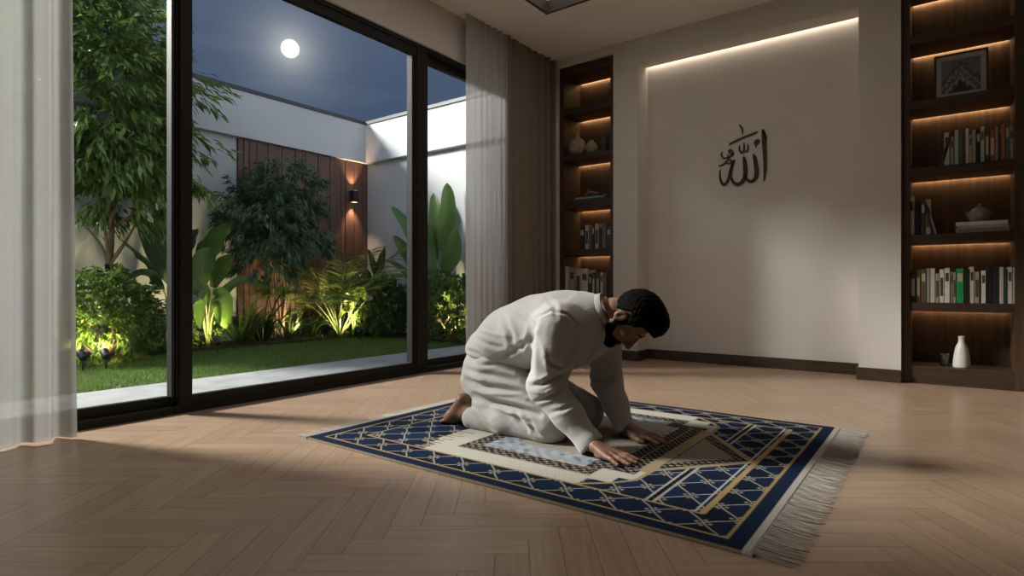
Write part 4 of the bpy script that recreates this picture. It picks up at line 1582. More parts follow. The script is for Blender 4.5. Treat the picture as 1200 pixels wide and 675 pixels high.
np_mesh('trousers', adj_smooth(Vt, Ft, 1, .3), Ft, M['cloth'], person)

# ---- tunic
ku = Field(LO, HI, .0042)
ck = [pp(584, 413, YM), pp(606, 397, YM), pp(634, 389, YM), pp(664, 386, YM), pp(688, 380, YM)]
ku.chain(ck, [.150, .160, .172, .176, .140], k=.05, ys=.76, yc=YM)
ku.cone(pp(690, 378, YM), pp(703, 375, YM + .005), .125, .092, k=.05, ys=.86, yc=YM)
# hem: only above a line across the hips
a_, b2_ = pp(535, 411, YM - .18), pp(640, 446, YM - .18)
dn = b2_ - a_
ku.cut(a_, (dn[2], 0, -dn[0]), k=.006)
for s in 'nf':
    ku.cone(ck[3] + np.array([.04, 0, .0]), J['sh_' + s], .11, .098 if s == 'n' else .085, k=.05)
ku.chain([J['sh_n'] + np.array([0, 0, .005]), (J['sh_n'] + J['el_n']) / 2, J['el_n'], (J['el_n'] * .5 + J['wr_n'] * .5), J['wr_n'], J['wr_n'] + (J['wr_n'] - J['el_n']) * .18], [.103, .091, .079, .064, .050, .046], k=.03)
ku.chain([J['sh_f'], J['el_f'], (J['el_f'] * .5 + J['wr_f'] * .5), J['wr_f'], J['wr_f'] + (J['wr_f'] - J['el_f']) * .18], [.084, .074, .058, .043, .04], k=.03)
for s in 'nf':
    d_ = J['wr_' + s] - J['el_' + s]; d_ /= np.linalg.norm(d_)
    w_ = J['wr_' + s]
    ku.cut(w_ + d_ * .012, d_, k=.004, lo=w_ - .11, hi=w_ + .11)
# neck opening
nk = hd(0, -.045, -.072)
nd = hd(0, -.02, 0) - pp(690, 378, YM); nd /= np.linalg.norm(nd)
ku.cut(nk, nd, k=.008, lo=nk - .13, hi=nk + .13)
ku.cut((0, 0, RZ + .002), (0, 0, -1))
Vk, Fk = ku.mesh()
Vk = adj_smooth(Vk, Fk, 1, .5)
Vk = creases(Vk, Fk, TUNIC_FOLDS)
np_mesh('tunic', adj_smooth(Vk, Fk, 1, .3), Fk, M['cloth'], person)
# stand-up collar round the neck
b = MB()
cx1, cx2 = lat, np.cross(nd, lat)
ring = []
for i in range(41):
    a = i / 40 * 2 * math.pi
    ring.append(nk - nd * .004 + lat * math.cos(a) * .079 + cx2 * math.sin(a) * .082)
bmq = bmesh.new()
rows = []
for (off, lift) in ((.003, -.020), (.0, .008), (-.002, .010), (-.005, .008), (-.003, -.020)):
    rows.append([bmq.verts.new(Vector(q_ + (q_ - nk) / np.linalg.norm(q_ - nk) * off + nd * lift)) for q_ in ring[:-1]])
for r0, r1 in zip(rows, rows[1:]):
    for i in range(40):
        f_ = bmq.faces.new((r0[i], r0[(i + 1) % 40], r1[(i + 1) % 40], r1[i])); f_.smooth = True
me = bpy.data.meshes.new('collar'); bmq.to_mesh(me); bmq.free()
link('collar', me, M['cloth'], person)
# ================================================================ GARDEN BEHIND THE WINDOW
GX, GYW = -7.2, 5.90          # faces of the two garden walls
BZ0, BZ1 = 2.58, 3.16         # overhanging band along their tops


def structure(name, boxes, mat, label, cat, bevel=0):
    b = MB()
    for bx in boxes: b.box(*bx, bevel=bevel)
    return tag(b.build(name, mat), label, cat, kind='structure')


structure('patio', [(-4.60, XW - .02, -3, GYW + .1, -.12, -.012)], M['stone'], 'grey stone patio strip outside the window', 'patio')
structure('garden_ground', [(GX - .2, -4.60, -3, GYW + .1, -.14, -.03)], M['turf'], 'green lawn ground behind the patio', 'lawn')
structure('garden_bed', [(GX, -6.55, -3, GYW, -.05, .012), (-6.55, -4.4, 5.42, GYW, -.05, .010)], M['soil'], 'dark planting bed along the garden walls', 'planting bed')
structure('garden_wall_long', [(GX - .3, GX, 1.5, GYW + .4, -.2, BZ1), (GX - .3, GX, -3, 1.5, -.2, 1.6), (GX, GX + .10, 1.5, GYW, BZ0, BZ1)], M['garden_wall'], 'white rendered garden wall parallel to the window', 'garden wall')  # unseen lower stretch is shaped to let lamp light reach the floor
structure('garden_wall_end', [(GX - .3, -3.6, GYW, GYW + .4, -.2, BZ1), (GX + .10, -3.6, GYW - .10, GYW, BZ0, BZ1)], M['garden_wall'], 'white rendered garden wall closing the far end of the garden', 'garden wall')
structure('garden_wall_coping', [(GX - .32, GX + .125, 1.48, GYW - .125, BZ1, BZ1 + .045), (GX - .32, GX + .02, -3, 1.48, 1.6, 1.645), (GX - .32, -3.6, GYW - .125, GYW + .42, BZ1, BZ1 + .045)], M['coping'], 'dark metal coping on the garden walls', 'coping')

# timber cladding: boards of uneven width with dark gaps
b = MB()
r_ = random.Random(2)
y = 3.83
while y < GYW - .02:
    w = r_.choice([.075, .10, .16, .16, .20])
    y1 = min(y + w, GYW - .004)
    b.box(GX + .006, GX + .03 + r_.choice([0, .006]), y + .005, y1 - .005, .012, BZ0 - .002, bevel=.002)
    y = y1
cl = b.build('timber_cladding', M['cedar'])
tag(cl, 'reddish brown vertical timber cladding on the garden wall', 'wall cladding')
MB().box(GX + .001, GX + .007, 3.83, GYW - .004, .012, BZ0 - .002).build('backing', M['fixture'], cl)['label'] = 'black backing in the gaps between boards'

sc_ = empty('wall_sconce', (GX + .04, 5.583, 2.042), 'black up and down wall sconce glowing on the timber cladding', 'wall lamp')
b = MB()
b.box(GX + .06, GX + .15, 5.583 - .05, 5.583 + .05, 2.042 - .085, 2.042 + .085, bevel=.006)
b.build('lamp_body', M['fixture'], sc_)
MB().box(GX + .036, GX + .062, 5.583 - .03, 5.583 + .03, 2.042 - .05, 2.042 + .05, bevel=.003).build('wall_mount', M['fixture'], sc_)
for s in (-1, 1):
    MB().box(GX + .072, GX + .138, 5.583 - .036, 5.583 + .036, 2.042 + s * .0845, 2.042 + s * .0875).build('lens', emit('sconce_lens', (1, .66, .38, 1), 3), sc_)['label'] = 'glowing warm lens'

# ---------------------------------------------------------------- leaves
def leaf_cloud(P, D, ln, wd, droop=.3, jit=.5, rng=RNG):
    """many small pointed leaves: P positions, D outward directions -> (V,F tri-quads)"""
    n = len(P)
    D = D + rng.normal(0, jit, D.shape)
    D[:, 2] -= droop
    D /= np.linalg.norm(D, axis=1)[:, None]
    up = np.tile([0, 0, 1.0], (n, 1)) + rng.normal(0, .45, (n, 3))
    S = np.cross(D, up); S /= np.linalg.norm(S, axis=1)[:, None] + 1e-9
    Nn = np.cross(S, D)
    L = (ln * rng.uniform(.65, 1.25, n))[:, None]
    W = (wd * rng.uniform(.7, 1.2, n))[:, None]
    fold = .25
    # base, two shoulders + mid, tip
    v0 = P
    m1 = P + D * L * .45 - Nn * L * .03
    a1 = m1 + S * W * .5 + Nn * W * fold
    b1 = m1 - S * W * .5 + Nn * W * fold
    tp = P + D * L - Nn * L * .16
    V = np.stack([v0, a1, m1, b1, tp], 1).reshape(-1, 3)
    i = np.arange(n)[:, None] * 5
    V[:, 0] = np.maximum(V[:, 0], GX + .045); V[:, 1] = np.minimum(V[:, 1], GYW - .02 - .1 * (V[:, 2] > 2.5))
    F = np.concatenate([i + [0, 2, 1], i + [1, 2, 4], i + [0, 3, 2], i + [2, 3, 4]])
    return V, F


def shell_points(c, r, n, rng=RNG, inner=.55, zmin=-1):
    u = rng.normal(size=(n * 2, 3)); u /= np.linalg.norm(u, axis=1)[:, None]
    u = u[u[:, 2] > zmin][:n]
    k = rng.uniform(inner, 1, len(u)) ** .6
    P = np.array(c) + u * k[:, None] * np.array(r)
    return P, u


def sprays(c, r, n_spray, per, spread, rng=RNG, zmin=-.6):
    """leaf positions bunched into sprays, so the crown reads as tufts"""
    P0, u0 = shell_points(c, r, n_spray, rng, .45, zmin)
    P, D = [], []
    for p0, u in zip(P0, u0):
        d = u + rng.normal(0, .35, 3); d /= np.linalg.norm(d)
        d[2] -= .25
        t = rng.uniform(0, 1, per)
        P.append(p0 + d * (t * spread)[:, None] + rng.normal(0, spread * .12, (per, 3)))
        D.append(np.tile(d, (per, 1)))
    return np.concatenate(P), np.concatenate(D), P0


def branchy(b, base, tips, r0, seed=0):
    r = random.Random(seed)
    for t_ in tips:
        p0, p3 = Vector(base), Vector(t_)
        mid = p0.lerp(p3, .5) + Vector((r.uniform(-.08, .08), r.uniform(-.08, .08), r.uniform(.0, .1)))
        pts = []
        for k in range(8):
            s = k / 7
            pts.append(p0 * (1 - s) ** 2 + mid * 2 * s * (1 - s) + p3 * s * s)
        b.tube(pts, [r0 * (1 - .75 * k / 7) for k in range(8)], 7)


# --- tree at the left
T0 = on_x(127, 402, -6.85); T0.z = .012
tree = empty('tree', T0, 'tall bushy tree with pale forked trunk behind the left window pane', 'tree')
fork = on_x(128, 310, -6.85)
b = MB()
b.tube([T0, T0.lerp(fork, .5) + Vector((0, .01, 0)), fork], [.055, .046, .042], 10)
b.build('trunk', M['bark'], tree)
b = MB()
forkpts = []
for (u, v, X, r) in ((96, 262, -6.9, .022), (162, 256, -6.7, .024), (131, 200, -7.0, .034), (112, 225, -6.6, .020), (140, 240, -6.6, .018), (196, 230, -6.5, .014), (104, 170, -6.7, .018), (160, 150, -6.8, .018)):
    q = on_x(u, v, X)
    branchy(b, fork if r > .019 else on_x(130, 268, -6.9), [q], r, seed=u)
b.build('branch', M['bark'], tree)
tc0 = on_x(124, 130, -6.62)
P1, D1, _ = sprays(tc0, (.6, .52, 1.25), 290, 28, .27)
P6, D6, _ = sprays(on_x(100, 110, -6.75), (.4, .5, 1.1), 150, 28, .28)
P2, D2, _ = sprays(on_x(118, 20, -6.7), (.55, .58, .8), 110, 26, .28)
P3, D3, _ = sprays(on_x(166, 200, -6.55), (.4, .32, .5), 46, 24, .24)
P5, D5, _ = sprays(on_x(112, 225, -6.7), (.45, .42, .35), 50, 28, .26)
# loose sprays reaching out to the right of the post
P4, D4 = [], []
for (u0, v0, u1, v1) in ((205, 100, 268, 112), (205, 105, 252, 130), (205, 150, 270, 178), (205, 165, 245, 192), (205, 205, 255, 236), (200, 215, 240, 225), (180, 250, 205, 280), (175, 255, 212, 300), (210, 92, 262, 100)):
    a, c = np.array(on_x(u0, v0, -6.5)), np.array(on_x(u1, v1, -6.3))
    tt = RNG.uniform(0, 1, 46)
    P4.append(a + (c - a) * tt[:, None] + RNG.normal(0, .035, (46, 3))); D4.append(np.tile((c - a) / np.linalg.norm(c - a), (46, 1)))
P = np.concatenate([P1, P2, P3, P5, P6] + P4); D = np.concatenate([D1, D2, D3, D5, D6] + D4)
ok = P[:, 0] > GX + .14
V, Fq = leaf_cloud(P[ok], D[ok], .13, .036, .35, .35)
np_mesh('foliage', V, Fq, M['tree_leaf'], tree, smooth=False)

# --- slender shrub tree in front of the cladding
S0 = on_x(327, 388, -6.75); S0.z = .012
st = empty('shrub_tree', S0, 'dark leafy multi-stemmed shrub in front of the timber cladding', 'shrub')
b = MB()
for k, (u, v) in enumerate(((300, 285), (318, 270), (334, 280), (350, 290), (326, 240))):
    branchy(b, S0 + Vector((.0, (k - 2) * .025, 0)), [on_x(u, v, -6.75)], .018, seed=k)
b.build('stem', M['bark'], st)
parts = [sprays(on_x(318, 266, -6.72), (.36, .46, .56), 170, 26, .2), sprays(on_x(336, 224, -6.72), (.3, .36, .34), 80, 26, .2),
         sprays(on_x(356, 270, -6.72), (.28, .24, .46), 60, 24, .2), sprays(on_x(306, 312, -6.7), (.26, .3, .3), 40, 24, .18), sprays(on_x(290, 250, -6.72), (.28, .2, .4), 50, 24, .18)]
P = np.concatenate([q[0] for q in parts]); D = np.concatenate([q[1] for q in parts])
V, Fq = leaf_cloud(P[P[:, 0] > GX + .06], D[P[:, 0] > GX + .06], .10, .026, .55, .35)
np_mesh('foliage', V, Fq, M['shrub_leaf'], st, smooth=False)


# --- round bushes
def bush(name, c, r, n, mat, label, cat, ln=.06, wd=.034, seed=1, group=None):
    rng = np.random.default_rng(seed)
    root = empty(name, (c[0], c[1], .012), label, cat, group)
    P, D, P0 = sprays(c, r, n, 16, .10, rng, -.75)
    P[:, 2] = np.maximum(P[:, 2], .03)
    V, Fq = leaf_cloud(P, D, ln, wd, .15, .6, rng)
    np_mesh('foliage', V, Fq, mat, root, smooth=False)
    b = MB()
    for k in range(7):
        q = P0[k * 5 % len(P0)]
        branchy(b, (c[0] + .03 * math.cos(k), c[1] + .03 * math.sin(k), .012), [q], .011, seed=k)
    b.build('stem', M['bark'], root)
    return root


q = on_x(122, 366, -6.35)
bush('round_bush', (q.x, q.y, .42), (.42, .40, .42), 330, M['bush_leaf'], 'round lit bush at the foot of the left tree', 'bush', .065, .034, 3)
q = on_x(463, 355, -6.2)
bush('clipped_hedge', (-6.35, 5.42, .40), (.42, .38, .40), 420, M['hedge_leaf'], 'dense clipped hedge bush left of the thin black post', 'bush', .05, .032, 5)
bush('garden_shrub', (-5.05, 5.50, .40), (.55, .33, .42), 300, M['bush_leaf'], 'lit light green shrub seen through the narrow right pane', 'bush', .075, .045, 6)
# low planting
for (u, v, r, h, seed, lab) in ((182, 398, .30, .16, 21, 'low ground cover between the round bush and the post'),
                               (405, 382, .30, .13, 24, 'low lit ground cover under the palm'), (385, 386, .22, .10, 25, 'small ground cover left of the palm spike light'),
                               (237, 388, .16, .20, 26, 'small lit plant just right of the post')):
    q = on_z(u, v, 0); q = Vector((max(q.x, -6.9), q.y, 0)) if q.x < -6.9 else q
    q = on_x(u, v, max(q.x, -6.8))
    bush('ground_cover', (q.x, q.y, h * .8), (r, r, h), 60, M['bush_leaf'], lab, 'plant', .06, .03, seed)


# --- large-leaved plants
# sideways and towards-the-house directions, to spread the leaves
RV = np.array([CS, SN, 0]); DV = np.array([SN, -CS, 0])


def blade(bm_list, base, d, ln, wd, curl, stalk, rr, n=10, tear=0):
    """one big leaf: stalk then an arching blade folded along its midrib"""
    base = np.array(base, float); d = np.array(d, float); d /= np.linalg.norm(d)
    vr = random.Random(int(rr * 7 + ln * 1000))
    side = np.cross(d, DV + RV * vr.uniform(-.5, .5) + np.array([0, 0, vr.uniform(.1, .7)])); side /= np.linalg.norm(side) + 1e-9
    pts = [base]
    dirv = d.copy()
    steps = n + 4
    sl = (stalk + ln) / steps
    for k in range(steps):
        fr_ = k / steps
        dirv = dirv + np.array([d[0], d[1], 0]) * curl * .06 * (fr_ + .2) - np.array([0, 0, curl * .13 * fr_])
        dirv /= np.linalg.norm(dirv)
        pts.append(pts[-1] + dirv * sl)
    pts = np.array(pts)
    V, Fq = [], []
    i0 = int(steps * stalk / (stalk + ln))
    m = steps - i0
    for k in range(m + 1):
        t_ = k / m
        w = wd * (math.sin(math.pi * min(1, t_ * .93 + .07)) ** .62) * (1 - .25 * t_)
        if t_ >= 1: w = .002
        p = pts[i0 + k]
        tg = pts[min(i0 + k + 1, steps)] - pts[max(i0 + k - 1, 0)]; tg /= np.linalg.norm(tg)
        nn = np.cross(side, tg)
        nn = nn if nn @ DV > 0 else -nn
        wav = .06 * w * math.sin(k * 2.4 + rr)
        V += [p + side * w * .5 + nn * (w * .16 + wav), p + side * w * .26 + nn * w * .10, p, p - side * w * .26 + nn * w * .10, p - side * w * .5 + nn * (w * .16 - wav)]
    for k in range(m):
        for c in range(4):
            a = k * 5 + c
            Fq.append((a, a + 1, a + 6, a + 5))
    V = np.array(V); V[:, 0] = np.maximum(V[:, 0], GX + .045); V[:, 1] = np.minimum(V[:, 1], GYW - .02)
    pts[:, 0] = np.maximum(pts[:, 0], GX + .05); pts[:, 1] = np.minimum(pts[:, 1], GYW - .025)
    return V, np.array(Fq), pts[:i0 + 2 + m // 2]


def path_plant(name, base_px, X, leaves, mat, label, Yp=None):
    """leaves: (stalk-to-tip points in photo units, depth nudge, blade width m, share of the length that is stalk)"""
    pl = (lambda u, v, d: np.array(on_x(u, v, X + d))) if Yp is None else (lambda u, v, d: np.array(on_y(u, v, Yp - d)))
    bp = pl(*base_px, 0); bp[2] = .012
    root = empty(name, bp, label, 'plant')
    for n_, (pts, dn, wd, sf) in enumerate(leaves):
        ctl = [bp] + [pl(u, v, dn * (i + 1) / len(pts)) for i, (u, v) in enumerate(pts)]
        ctl = np.array(ctl)
        S = 22
        tt = np.linspace(0, len(ctl) - 1, S)
        P = []
        for t_ in tt:
            i = min(int(t_), len(ctl) - 2); f = t_ - i
            a_, b_, c_, d_ = ctl[max(i - 1, 0)], ctl[i], ctl[i + 1], ctl[min(i + 2, len(ctl) - 1)]
            P.append(.5 * ((2 * b_) + (c_ - a_) * f + (2 * a_ - 5 * b_ + 4 * c_ - d_) * f * f + (3 * b_ - a_ - 3 * c_ + d_) * f ** 3))
        P = np.array(P)
        P[:, 0] = np.maximum(P[:, 0], GX + .05); P[:, 1] = np.minimum(P[:, 1], GYW - .03)
        i0 = int(S * sf); m = S - 1 - i0
        vr = random.Random(n_ * 13 + int(X * 10))
        V, Fq = [], []
        roll = vr.uniform(-.5, .5)
        for k in range(m + 1):
            t_ = k / m
            w = wd * (math.sin(math.pi * min(1, t_ * .94 + .06)) ** .6) * (1 - .2 * t_) if t_ < 1 else .002
            p_ = P[i0 + k]
            tg = P[min(i0 + k + 1, S - 1)] - P[max(i0 + k - 1, 0)]; tg /= np.linalg.norm(tg)
            nn = DV + RV * roll + np.array([0, 0, .35]); nn = nn - tg * (nn @ tg); nn /= np.linalg.norm(nn)
            sd = np.cross(tg, nn)
            wav = .05 * w * math.sin(k * 1.9 + n_)
            for (q_, h_) in ((.5, .15), (.26, .09), (0, 0), (-.26, .09), (-.5, .15)):
                V.append(p_ + sd * w * q_ + nn * (w * h_ + (wav if abs(q_) == .5 else 0) * (1 if q_ > 0 else -1)))
        V = np.array(V); V[:, 0] = np.maximum(V[:, 0], GX + .045); V[:, 1] = np.minimum(V[:, 1], GYW - .02)
        for k in range(m):
            for c in range(4):
                a = k * 5 + c
                Fq.append((a, a + 1, a + 6, a + 5))
        lf = np_mesh('leaf', V, Fq, mat, root)
        st_ = P[:i0 + 2 + m // 2]
        b = MB(); b.tube(list(st_), [.012 * (1 - .75 * i / len(st_)) for i in range(len(st_))], 7)
        b.build('leaf_stalk', M['stem'], lf)
    return root


path_plant('banana_plant', (192, 402), -6.75, [
    ([(196, 360), (186, 322), (164, 297), (142, 280)], .25, .17, .42),
    ([(200, 358), (200, 322), (184, 288), (164, 260)], .1, .30, .45),
    ([(198, 362), (186, 332), (166, 322), (143, 330)], .3, .17, .45),
    ([(204, 358), (212, 320), (222, 290), (232, 268)], .1, .26, .45),
    ([(196, 372), (180, 358), (164, 362), (156, 376)], .25, .12, .42),
    ([(202, 352), (204, 318), (196, 280), (186, 246)], -.05, .24, .55),
    ([(206, 366), (222, 344), (236, 340), (244, 352)], .3, .2, .5)],
    M['dark_leaf'], 'large dark banana plant left of the thick black post')
path_plant('banana_plant', (244, 402), -6.6, [
    ([(238, 362), (240, 320), (254, 286), (270, 261)], .0, .44, .42),
    ([(236, 366), (234, 334), (238, 310), (246, 290)], .1, .30, .48),
    ([(246, 372), (258, 348), (286, 328), (320, 340)], .2, .13, .34),
    ([(248, 364), (256, 346), (262, 358), (266, 386)], .3, .25, .42),
    ([(242, 366), (240, 350), (236, 362), (236, 386)], .3, .20, .42),
    ([(248, 374), (254, 358), (256, 364), (258, 380)], .4, .12, .42),
    ([(244, 372), (250, 340), (262, 312), (272, 300)], .1, .22, .5)],
    M['banana_leaf'], 'broad leaved lit plant just right of the thick black post')
path_plant('banana_plant', (502, 398), 0, [
    ([(498, 350), (490, 300), (477, 266), (459, 242)], .0, .19, .42),
    ([(500, 360), (494, 328), (480, 300), (461, 276)], .1, .21, .42),
    ([(498, 362), (488, 340), (472, 316), (451, 304)], .2, .10, .38),
    ([(506, 340), (508, 300), (512, 262), (508, 226)], -.05, .26, .45),
    ([(510, 340), (518, 290), (524, 250), (524, 214)], -.1, .27, .48),
    ([(506, 350), (504, 320), (500, 290), (502, 262)], .1, .28, .46),
    ([(512, 350), (522, 318), (530, 296), (534, 268)], .0, .26, .46),
    ([(504, 370), (506, 344), (510, 330), (512, 314)], .2, .20, .4),
    ([(512, 370), (520, 350), (528, 338), (534, 330)], .2, .18, .4)],
    M['banana_leaf'], 'tall upright banana plant behind the thin black post at right', Yp=5.62)
path_plant('dark_cordyline', (438, 388), -6.9, [
    ([(440, 350), (442, 324), (450, 306), (456, 290)], .15, .10, .5),
    ([(438, 350), (438, 322), (436, 306), (431, 292)], .1, .10, .5),
    ([(440, 350), (441, 326), (444, 312), (448, 294)], .2, .11, .5),
    ([(440, 350), (446, 330), (456, 322), (464, 328)], .2, .09, .45),
    ([(438, 350), (434, 328), (428, 318), (420, 324)], .2, .09, .45),
    ([(439, 350), (440, 332), (442, 320), (442, 306)], .25, .12, .45)],
    M['dark_leaf'], 'dark leaved plant in the garden wall corner beside the palm')
path_plant('canna_plant', (414, 388), -6.45, [
    ([(412, 360), (408, 344), (400, 336), (387, 335)], .2, .11, .45),
    ([(416, 360), (418, 346), (424, 342), (430, 352)], .25, .16, .4),
    ([(412, 368), (410, 358), (408, 350), (406, 342)], .2, .14, .4),
    ([(416, 372), (424, 364), (432, 360), (440, 362)], .2, .09, .35),
    ([(412, 374), (408, 366), (402, 366), (396, 376)], .25, .1, .35)],
    M['palm_leaf'], 'small yellow green broad leaved plant in front of the palm')


# --- palm with divided fronds
def palm(base, n, label):
    root = empty('palm', base, label, 'palm')
    r = random.Random(5)
    for k in range(n):
        an = k / n * 2 * math.pi + r.uniform(-.2, .2)
        lean = r.uniform(.15, .85)
        d = np.array([math.cos(an) * lean, math.sin(an) * lean, 1.15])
        d /= np.linalg.norm(d)
        ln = r.uniform(.95, 1.6)
        p = np.array(base); pts = [p]
        dv = d.copy()
        for s in range(12):
            dv = dv + np.array([d[0], d[1], 0]) * .04 - np.array([0, 0, .015 + .016 * s * lean])
            dv /= np.linalg.norm(dv)
            p = p + dv * ln / 12
            pts.append(p)
        pts = np.array(pts); pts[:, 0] = np.maximum(pts[:, 0], GX + .06); pts[:, 1] = np.minimum(pts[:, 1], GYW - .05)
        LP, LD = [], []
        for s in np.linspace(.45, 1, 26):
            i = s * 11.99
            a = pts[int(i)] * (1 - i % 1) + pts[min(int(i) + 1, 12)] * (i % 1)
            tg = pts[min(int(i) + 1, 12)] - pts[int(i)]; tg /= np.linalg.norm(tg)
            sd = np.cross(tg, [0, 0, 1]); sd /= np.linalg.norm(sd) + 1e-9
            for sg in (-1, 1):
                LP.append(a + np.array([0, 0, 0])); LD.append(sd * sg * .9 + tg * .8 + np.array([0, 0, -.05]))
        V, Fq = leaf_cloud(np.array(LP), np.array(LD), .30, .026, .2, .07)
        fo = np_mesh('frond', V, Fq, M['palm_leaf'], root, smooth=False)
        b = MB(); b.tube(list(pts), [.010 * (1 - .75 * i / 12) for i in range(13)], 6)
        b.build('frond_stalk', M['stem'], fo)
    return root


q = on_x(398, 386, -6.5)
palm(Vector((q.x, q.y, .012)), 15, 'feathery lit palm standing against the timber cladding')


# --- strap-leaved clumps
def clump(c, n, h, label, seed, mat):
    rng = random.Random(seed)
    root = empty('strap_leaf_plant', c, label, 'plant')
    Vs, Fs, o = [], [], 0
    for k in range(n):
        an = rng.uniform(0, 6.28); ln_ = h * rng.uniform(.6, 1.1)
        d = np.array([math.cos(an) * rng.uniform(.15, .8), math.sin(an) * rng.uniform(.15, .8), 1.0])
        V, Fq, _ = blade(None, np.array(c) + np.array([.05 * math.cos(an), .05 * math.sin(an), 0]), d, ln_, .035, rng.uniform(.8, 2.2), .02, k)
        Vs.append(V); Fs.append(Fq + o); o += len(V)
    np_mesh('leaves', np.concatenate(Vs), np.concatenate(Fs), mat, root)
    return root


for (u, v, X, n, h, s, lab) in ((283, 392, -6.7, 26, .62, 1, 'strap leaved clump below the left side of the dark shrub'), (308, 392, -6.8, 26, .66, 2, 'strap leaved clump at the foot of the dark shrub stems'),
                             (338, 390, -6.7, 22, .5, 3, 'arching strap leaved clump right of the dark shrub stems'), (362, 388, -6.8, 22, .55, 4, 'strap leaved clump between dark shrub and palm'),
                             (168, 398, -6.8, 22, .5, 5, 'strap leaved clump beside the round lit bush')):
    q = on_x(u, v, X)
    clump((q.x, q.y, .012), n, h, lab, s, M['blade_leaf'])

# --- lawn
rng = np.random.default_rng(3)
n = 52000
gx_ = rng.uniform(-6.58, -4.59, n); gy_ = rng.uniform(.2, 5.6, n)
ok = ~((gx_ > -6.55) & (gy_ > 5.46))
gx_, gy_ = gx_[ok], gy_[ok]
n = len(gx_)
hh = rng.uniform(.018, .042, n); an = rng.uniform(0, 6.28, n); w_ = .0035
lx, ly = rng.normal(0, .012, n), rng.normal(0, .012, n)
V = np.stack([np.stack([gx_ - w_ * np.cos(an), gy_ - w_ * np.sin(an), np.full(n, -.03)], -1),
              np.stack([gx_ + w_ * np.cos(an), gy_ + w_ * np.sin(an), np.full(n, -.03)], -1),
              np.stack([gx_ + lx, gy_ + ly, -.03 + hh], -1)], 1).reshape(-1, 3)
Fq = np.arange(n * 3).reshape(-1, 3)
tag(np_mesh('lawn_grass', V, Fq, M['grass'], smooth=False), 'short mown green grass of the garden lawn', 'grass', kind='stuff')

# --- spike lights
SPIKES = []


def spike(u, v, X, label, aimd, power, col=(1, .80, .36)):
    q = on_x(u, v, X)
    z0 = .012
    root = empty('spike_light', (q.x, q.y, z0), label, 'garden light', 'garden spike lights')
    b = MB(); b.tube([(q.x, q.y, -.03), (q.x, q.y, .09)], [.006, .010], 8)
    b.build('spike', M['fixture'], root)
    d = Vector(aimd).normalized()
    hp = Vector((q.x, q.y, .10))
    b = MB(); b.tube([hp - d * .03, hp - d * .02, hp + d * .05, hp + d * .065], [.022, .030, .034, .036], 16)
    b.build('lamp_head', M['fixture'], root)
    b = MB(); b.tube([hp + d * .0655, hp + d * .068], [.030, .030], 16)
    b.build('lens', M['lamp_warm'], root)['label'] = 'glowing warm lens'
    s = hp + d * .09
    t_ = hp + d * 1.0
    SPIKES.append((s.x, s.y, s.z, t_.x, t_.y, t_.z, power, col))


spike(124, 406, -5.78, 'black spike light glowing in front of the round bush', (-.85, .1, .45), 60)
spike(97, 407, -5.85, 'black spike light at the left edge of the round bush, beside the curtain', (-.8, -.1, .5), 40)
spike(255, 398, -6.2, 'black spike light under the broad leaved plant by the thick post', (-.7, .1, .6), 50)
spike(421, 388, -6.1, 'black spike light in front of the palm', (-.75, 0, .6), 75)
spike(517, 397, -5.05, 'black spike light in front of the light green shrub', (-.15, .8, .55), 50)
spike(352, 388, -6.45, 'black spike light at the foot of the timber cladding', (-.75, -.05, .6), 36, (1, .66, .42))

# --- the moon, far off
mdir = Vector((CS * (340 - 600) / F_PX - SN, SN * (340 - 600) / F_PX + CS, (HZ - 57) / F_PX))
MOON_DIR = mdir.normalized()
bm = bmesh.new()
bmesh.ops.create_uvsphere(bm, u_segments=40, v_segments=24, radius=10.3 / F_PX * 120 * mdir.length / mdir.length)
me = bpy.data.meshes.new('moon'); bm.to_mesh(me); bm.free()
for p in me.polygons: p.use_smooth = True
mo = link('moon', me, M['moon'])
mo.location = mdir * 120 + Vector((0, 0, EYE))
tag(mo, 'full white moon shining in the night sky above the garden wall', 'moon')
# ================================================================ LIGHT, SKY, CAMERA
def light(name, typ, loc, power, col, **kw):
    d = bpy.data.lights.new(name, typ)
    d.energy = power
    d.color = col
    for k, v in kw.items(): setattr(d, k, v)
    o = bpy.data.objects.new(name, d)
    COL.objects.link(o)
    o.location = loc
    return o


def aim(o, target):
    o.rotation_euler = (Vector(target) - o.location).to_track_quat('-Z', 'Y').to_euler()


# added lamp standing in for the moon, not in the visible moon's direction
light('moon_stand_in', 'POINT', (-11.33, -1.95, 6.8), 13000, (1.0, .965, .91), shadow_soft_size=1.0)

# sconce beams on the cedar cladding
for dz, dirz in ((.10, 1), (-.10, -1)):
    o = light('sconce_beam', 'SPOT', (-7.2 + .10, 5.583, 2.042 + dz), 30, (1, .62, .36), spot_size=math.radians(75), spot_blend=.7, shadow_soft_size=.015)
    o.rotation_euler = (0 if dirz < 0 else math.pi, 0, 0)

# garden spike lights: warm pools thrown up into the planting
for (x, y, z, tx, ty, tz, w, c) in SPIKES:
    o = light('garden_beam', 'SPOT', (x, y, z), w, c, spot_size=math.radians(125), spot_blend=.8, shadow_soft_size=.03)
    aim(o, (tx, ty, tz))

# ---------------------------------------------------------------- night sky
w = bpy.data.worlds.new('night_sky')
scene.world = w
w.use_nodes = True
nt = w.node_tree
nt.nodes.clear()
N = nt.nodes.new
out = N('ShaderNodeOutputWorld')
bg = N('ShaderNodeBackground')
tc = N('ShaderNodeTexCoord')
nt.links.new(bg.outputs[0], out.inputs[0])


def vm(op, a, b):
    n = N('ShaderNodeVectorMath'); n.operation = op
    nt.links.new(a, n.inputs[0])
    if isinstance(b, tuple): n.inputs[1].default_value = b
    else: nt.links.new(b, n.inputs[1])
    return n


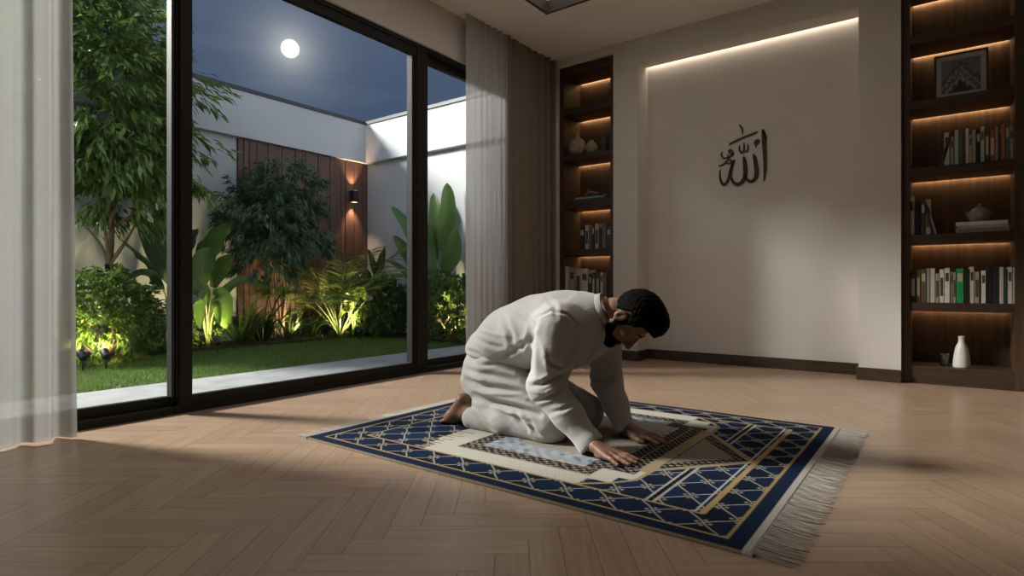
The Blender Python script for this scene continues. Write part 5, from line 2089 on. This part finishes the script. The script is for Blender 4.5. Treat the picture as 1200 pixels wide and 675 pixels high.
def ma(op, a, b=None, c=None):
    n = N('ShaderNodeMath'); n.operation = op
    for i, x in enumerate((a, b, c)):
        if x is None: continue
        if isinstance(x, (int, float)): n.inputs[i].default_value = x
        else: nt.links.new(x, n.inputs[i])
    return n.outputs[0]


def mixc(fac, a, b, mode='MIX'):
    n = N('ShaderNodeMix'); n.data_type = 'RGBA'; n.blend_type = mode
    if isinstance(fac, (int, float)): n.inputs[0].default_value = fac
    else: nt.links.new(fac, n.inputs[0])
    for i, x in ((6, a), (7, b)):
        if isinstance(x, tuple): n.inputs[i].default_value = x
        else: nt.links.new(x, n.inputs[i])
    return n.outputs[2]


G = tc.outputs['Generated']
sep = N('ShaderNodeSeparateXYZ'); nt.links.new(G, sep.inputs[0])
hgt = ma('MAXIMUM', sep.outputs[2], 0.0)
rmp = N('ShaderNodeValToRGB')
e = rmp.color_ramp.elements
e[0].position, e[0].color = 0.0, (.060, .092, .17, 1)
e[1].position, e[1].color = .6, (.052, .075, .138, 1)
nt.links.new(hgt, rmp.inputs[0])
# thin cloud streaks
mp = N('ShaderNodeMapping'); mp.inputs['Scale'].default_value = (2.2, 2.2, 7)
mp.inputs['Rotation'].default_value = (.2, .25, .4)
nt.links.new(G, mp.inputs[0])
nz = N('ShaderNodeTexNoise'); nz.inputs['Scale'].default_value = 1.6; nz.inputs['Detail'].default_value = 7; nz.inputs['Distortion'].default_value = .8
nt.links.new(mp.outputs[0], nz.inputs['Vector'])
cl_ = ma('MULTIPLY', ma('MAXIMUM', ma('SUBTRACT', nz.outputs[0], .48), 0.0), 1.1)
sky = mixc(cl_, rmp.outputs[0], (.19, .22, .30, 1))
# halo round the moon
md = vm('DOT_PRODUCT', G, tuple(MOON_DIR))
ang = ma('ARCCOSINE', ma('MINIMUM', md.outputs['Value'], .99999))
halo = ma('POWER', 2.718, ma('MULTIPLY', ang, -38.0))
sky = mixc(ma('MULTIPLY', halo, .8), sky, (.75, .72, .62, 1), 'ADD')
# added glow low behind the room, out of view, lighting the garden walls
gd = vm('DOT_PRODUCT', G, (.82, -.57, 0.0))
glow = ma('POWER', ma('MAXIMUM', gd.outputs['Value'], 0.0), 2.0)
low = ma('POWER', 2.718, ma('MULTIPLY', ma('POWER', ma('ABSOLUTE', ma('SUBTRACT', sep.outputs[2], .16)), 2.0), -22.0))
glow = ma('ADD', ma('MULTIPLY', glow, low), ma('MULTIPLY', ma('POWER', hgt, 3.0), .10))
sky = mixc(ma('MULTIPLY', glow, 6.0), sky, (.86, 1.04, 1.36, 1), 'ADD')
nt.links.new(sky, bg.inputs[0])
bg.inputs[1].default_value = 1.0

# ---------------------------------------------------------------- camera
cam = bpy.data.cameras.new('camera')
cam.sensor_width = 36
cam.lens = 36 * F_PX / 1200
cam.shift_y = -(337.5 - HZ) / 1200
cam.clip_end = 300
co = bpy.data.objects.new('camera', cam)
COL.objects.link(co)
co.location = (0, 0, EYE)
co.rotation_euler = (math.pi / 2, 0, YAW)
scene.camera = co
vs = scene.view_settings
vs.view_transform = 'Standard'
vs.look = 'None'
vs.exposure = 0
vs.gamma = 1
vs.use_curve_mapping = False
scene.cycles.use_denoising = True
scene.cycles.max_bounces = 8
scene.cycles.transparent_max_bounces = 16
scene.cycles.caustics_reflective = False
scene.cycles.caustics_refractive = False
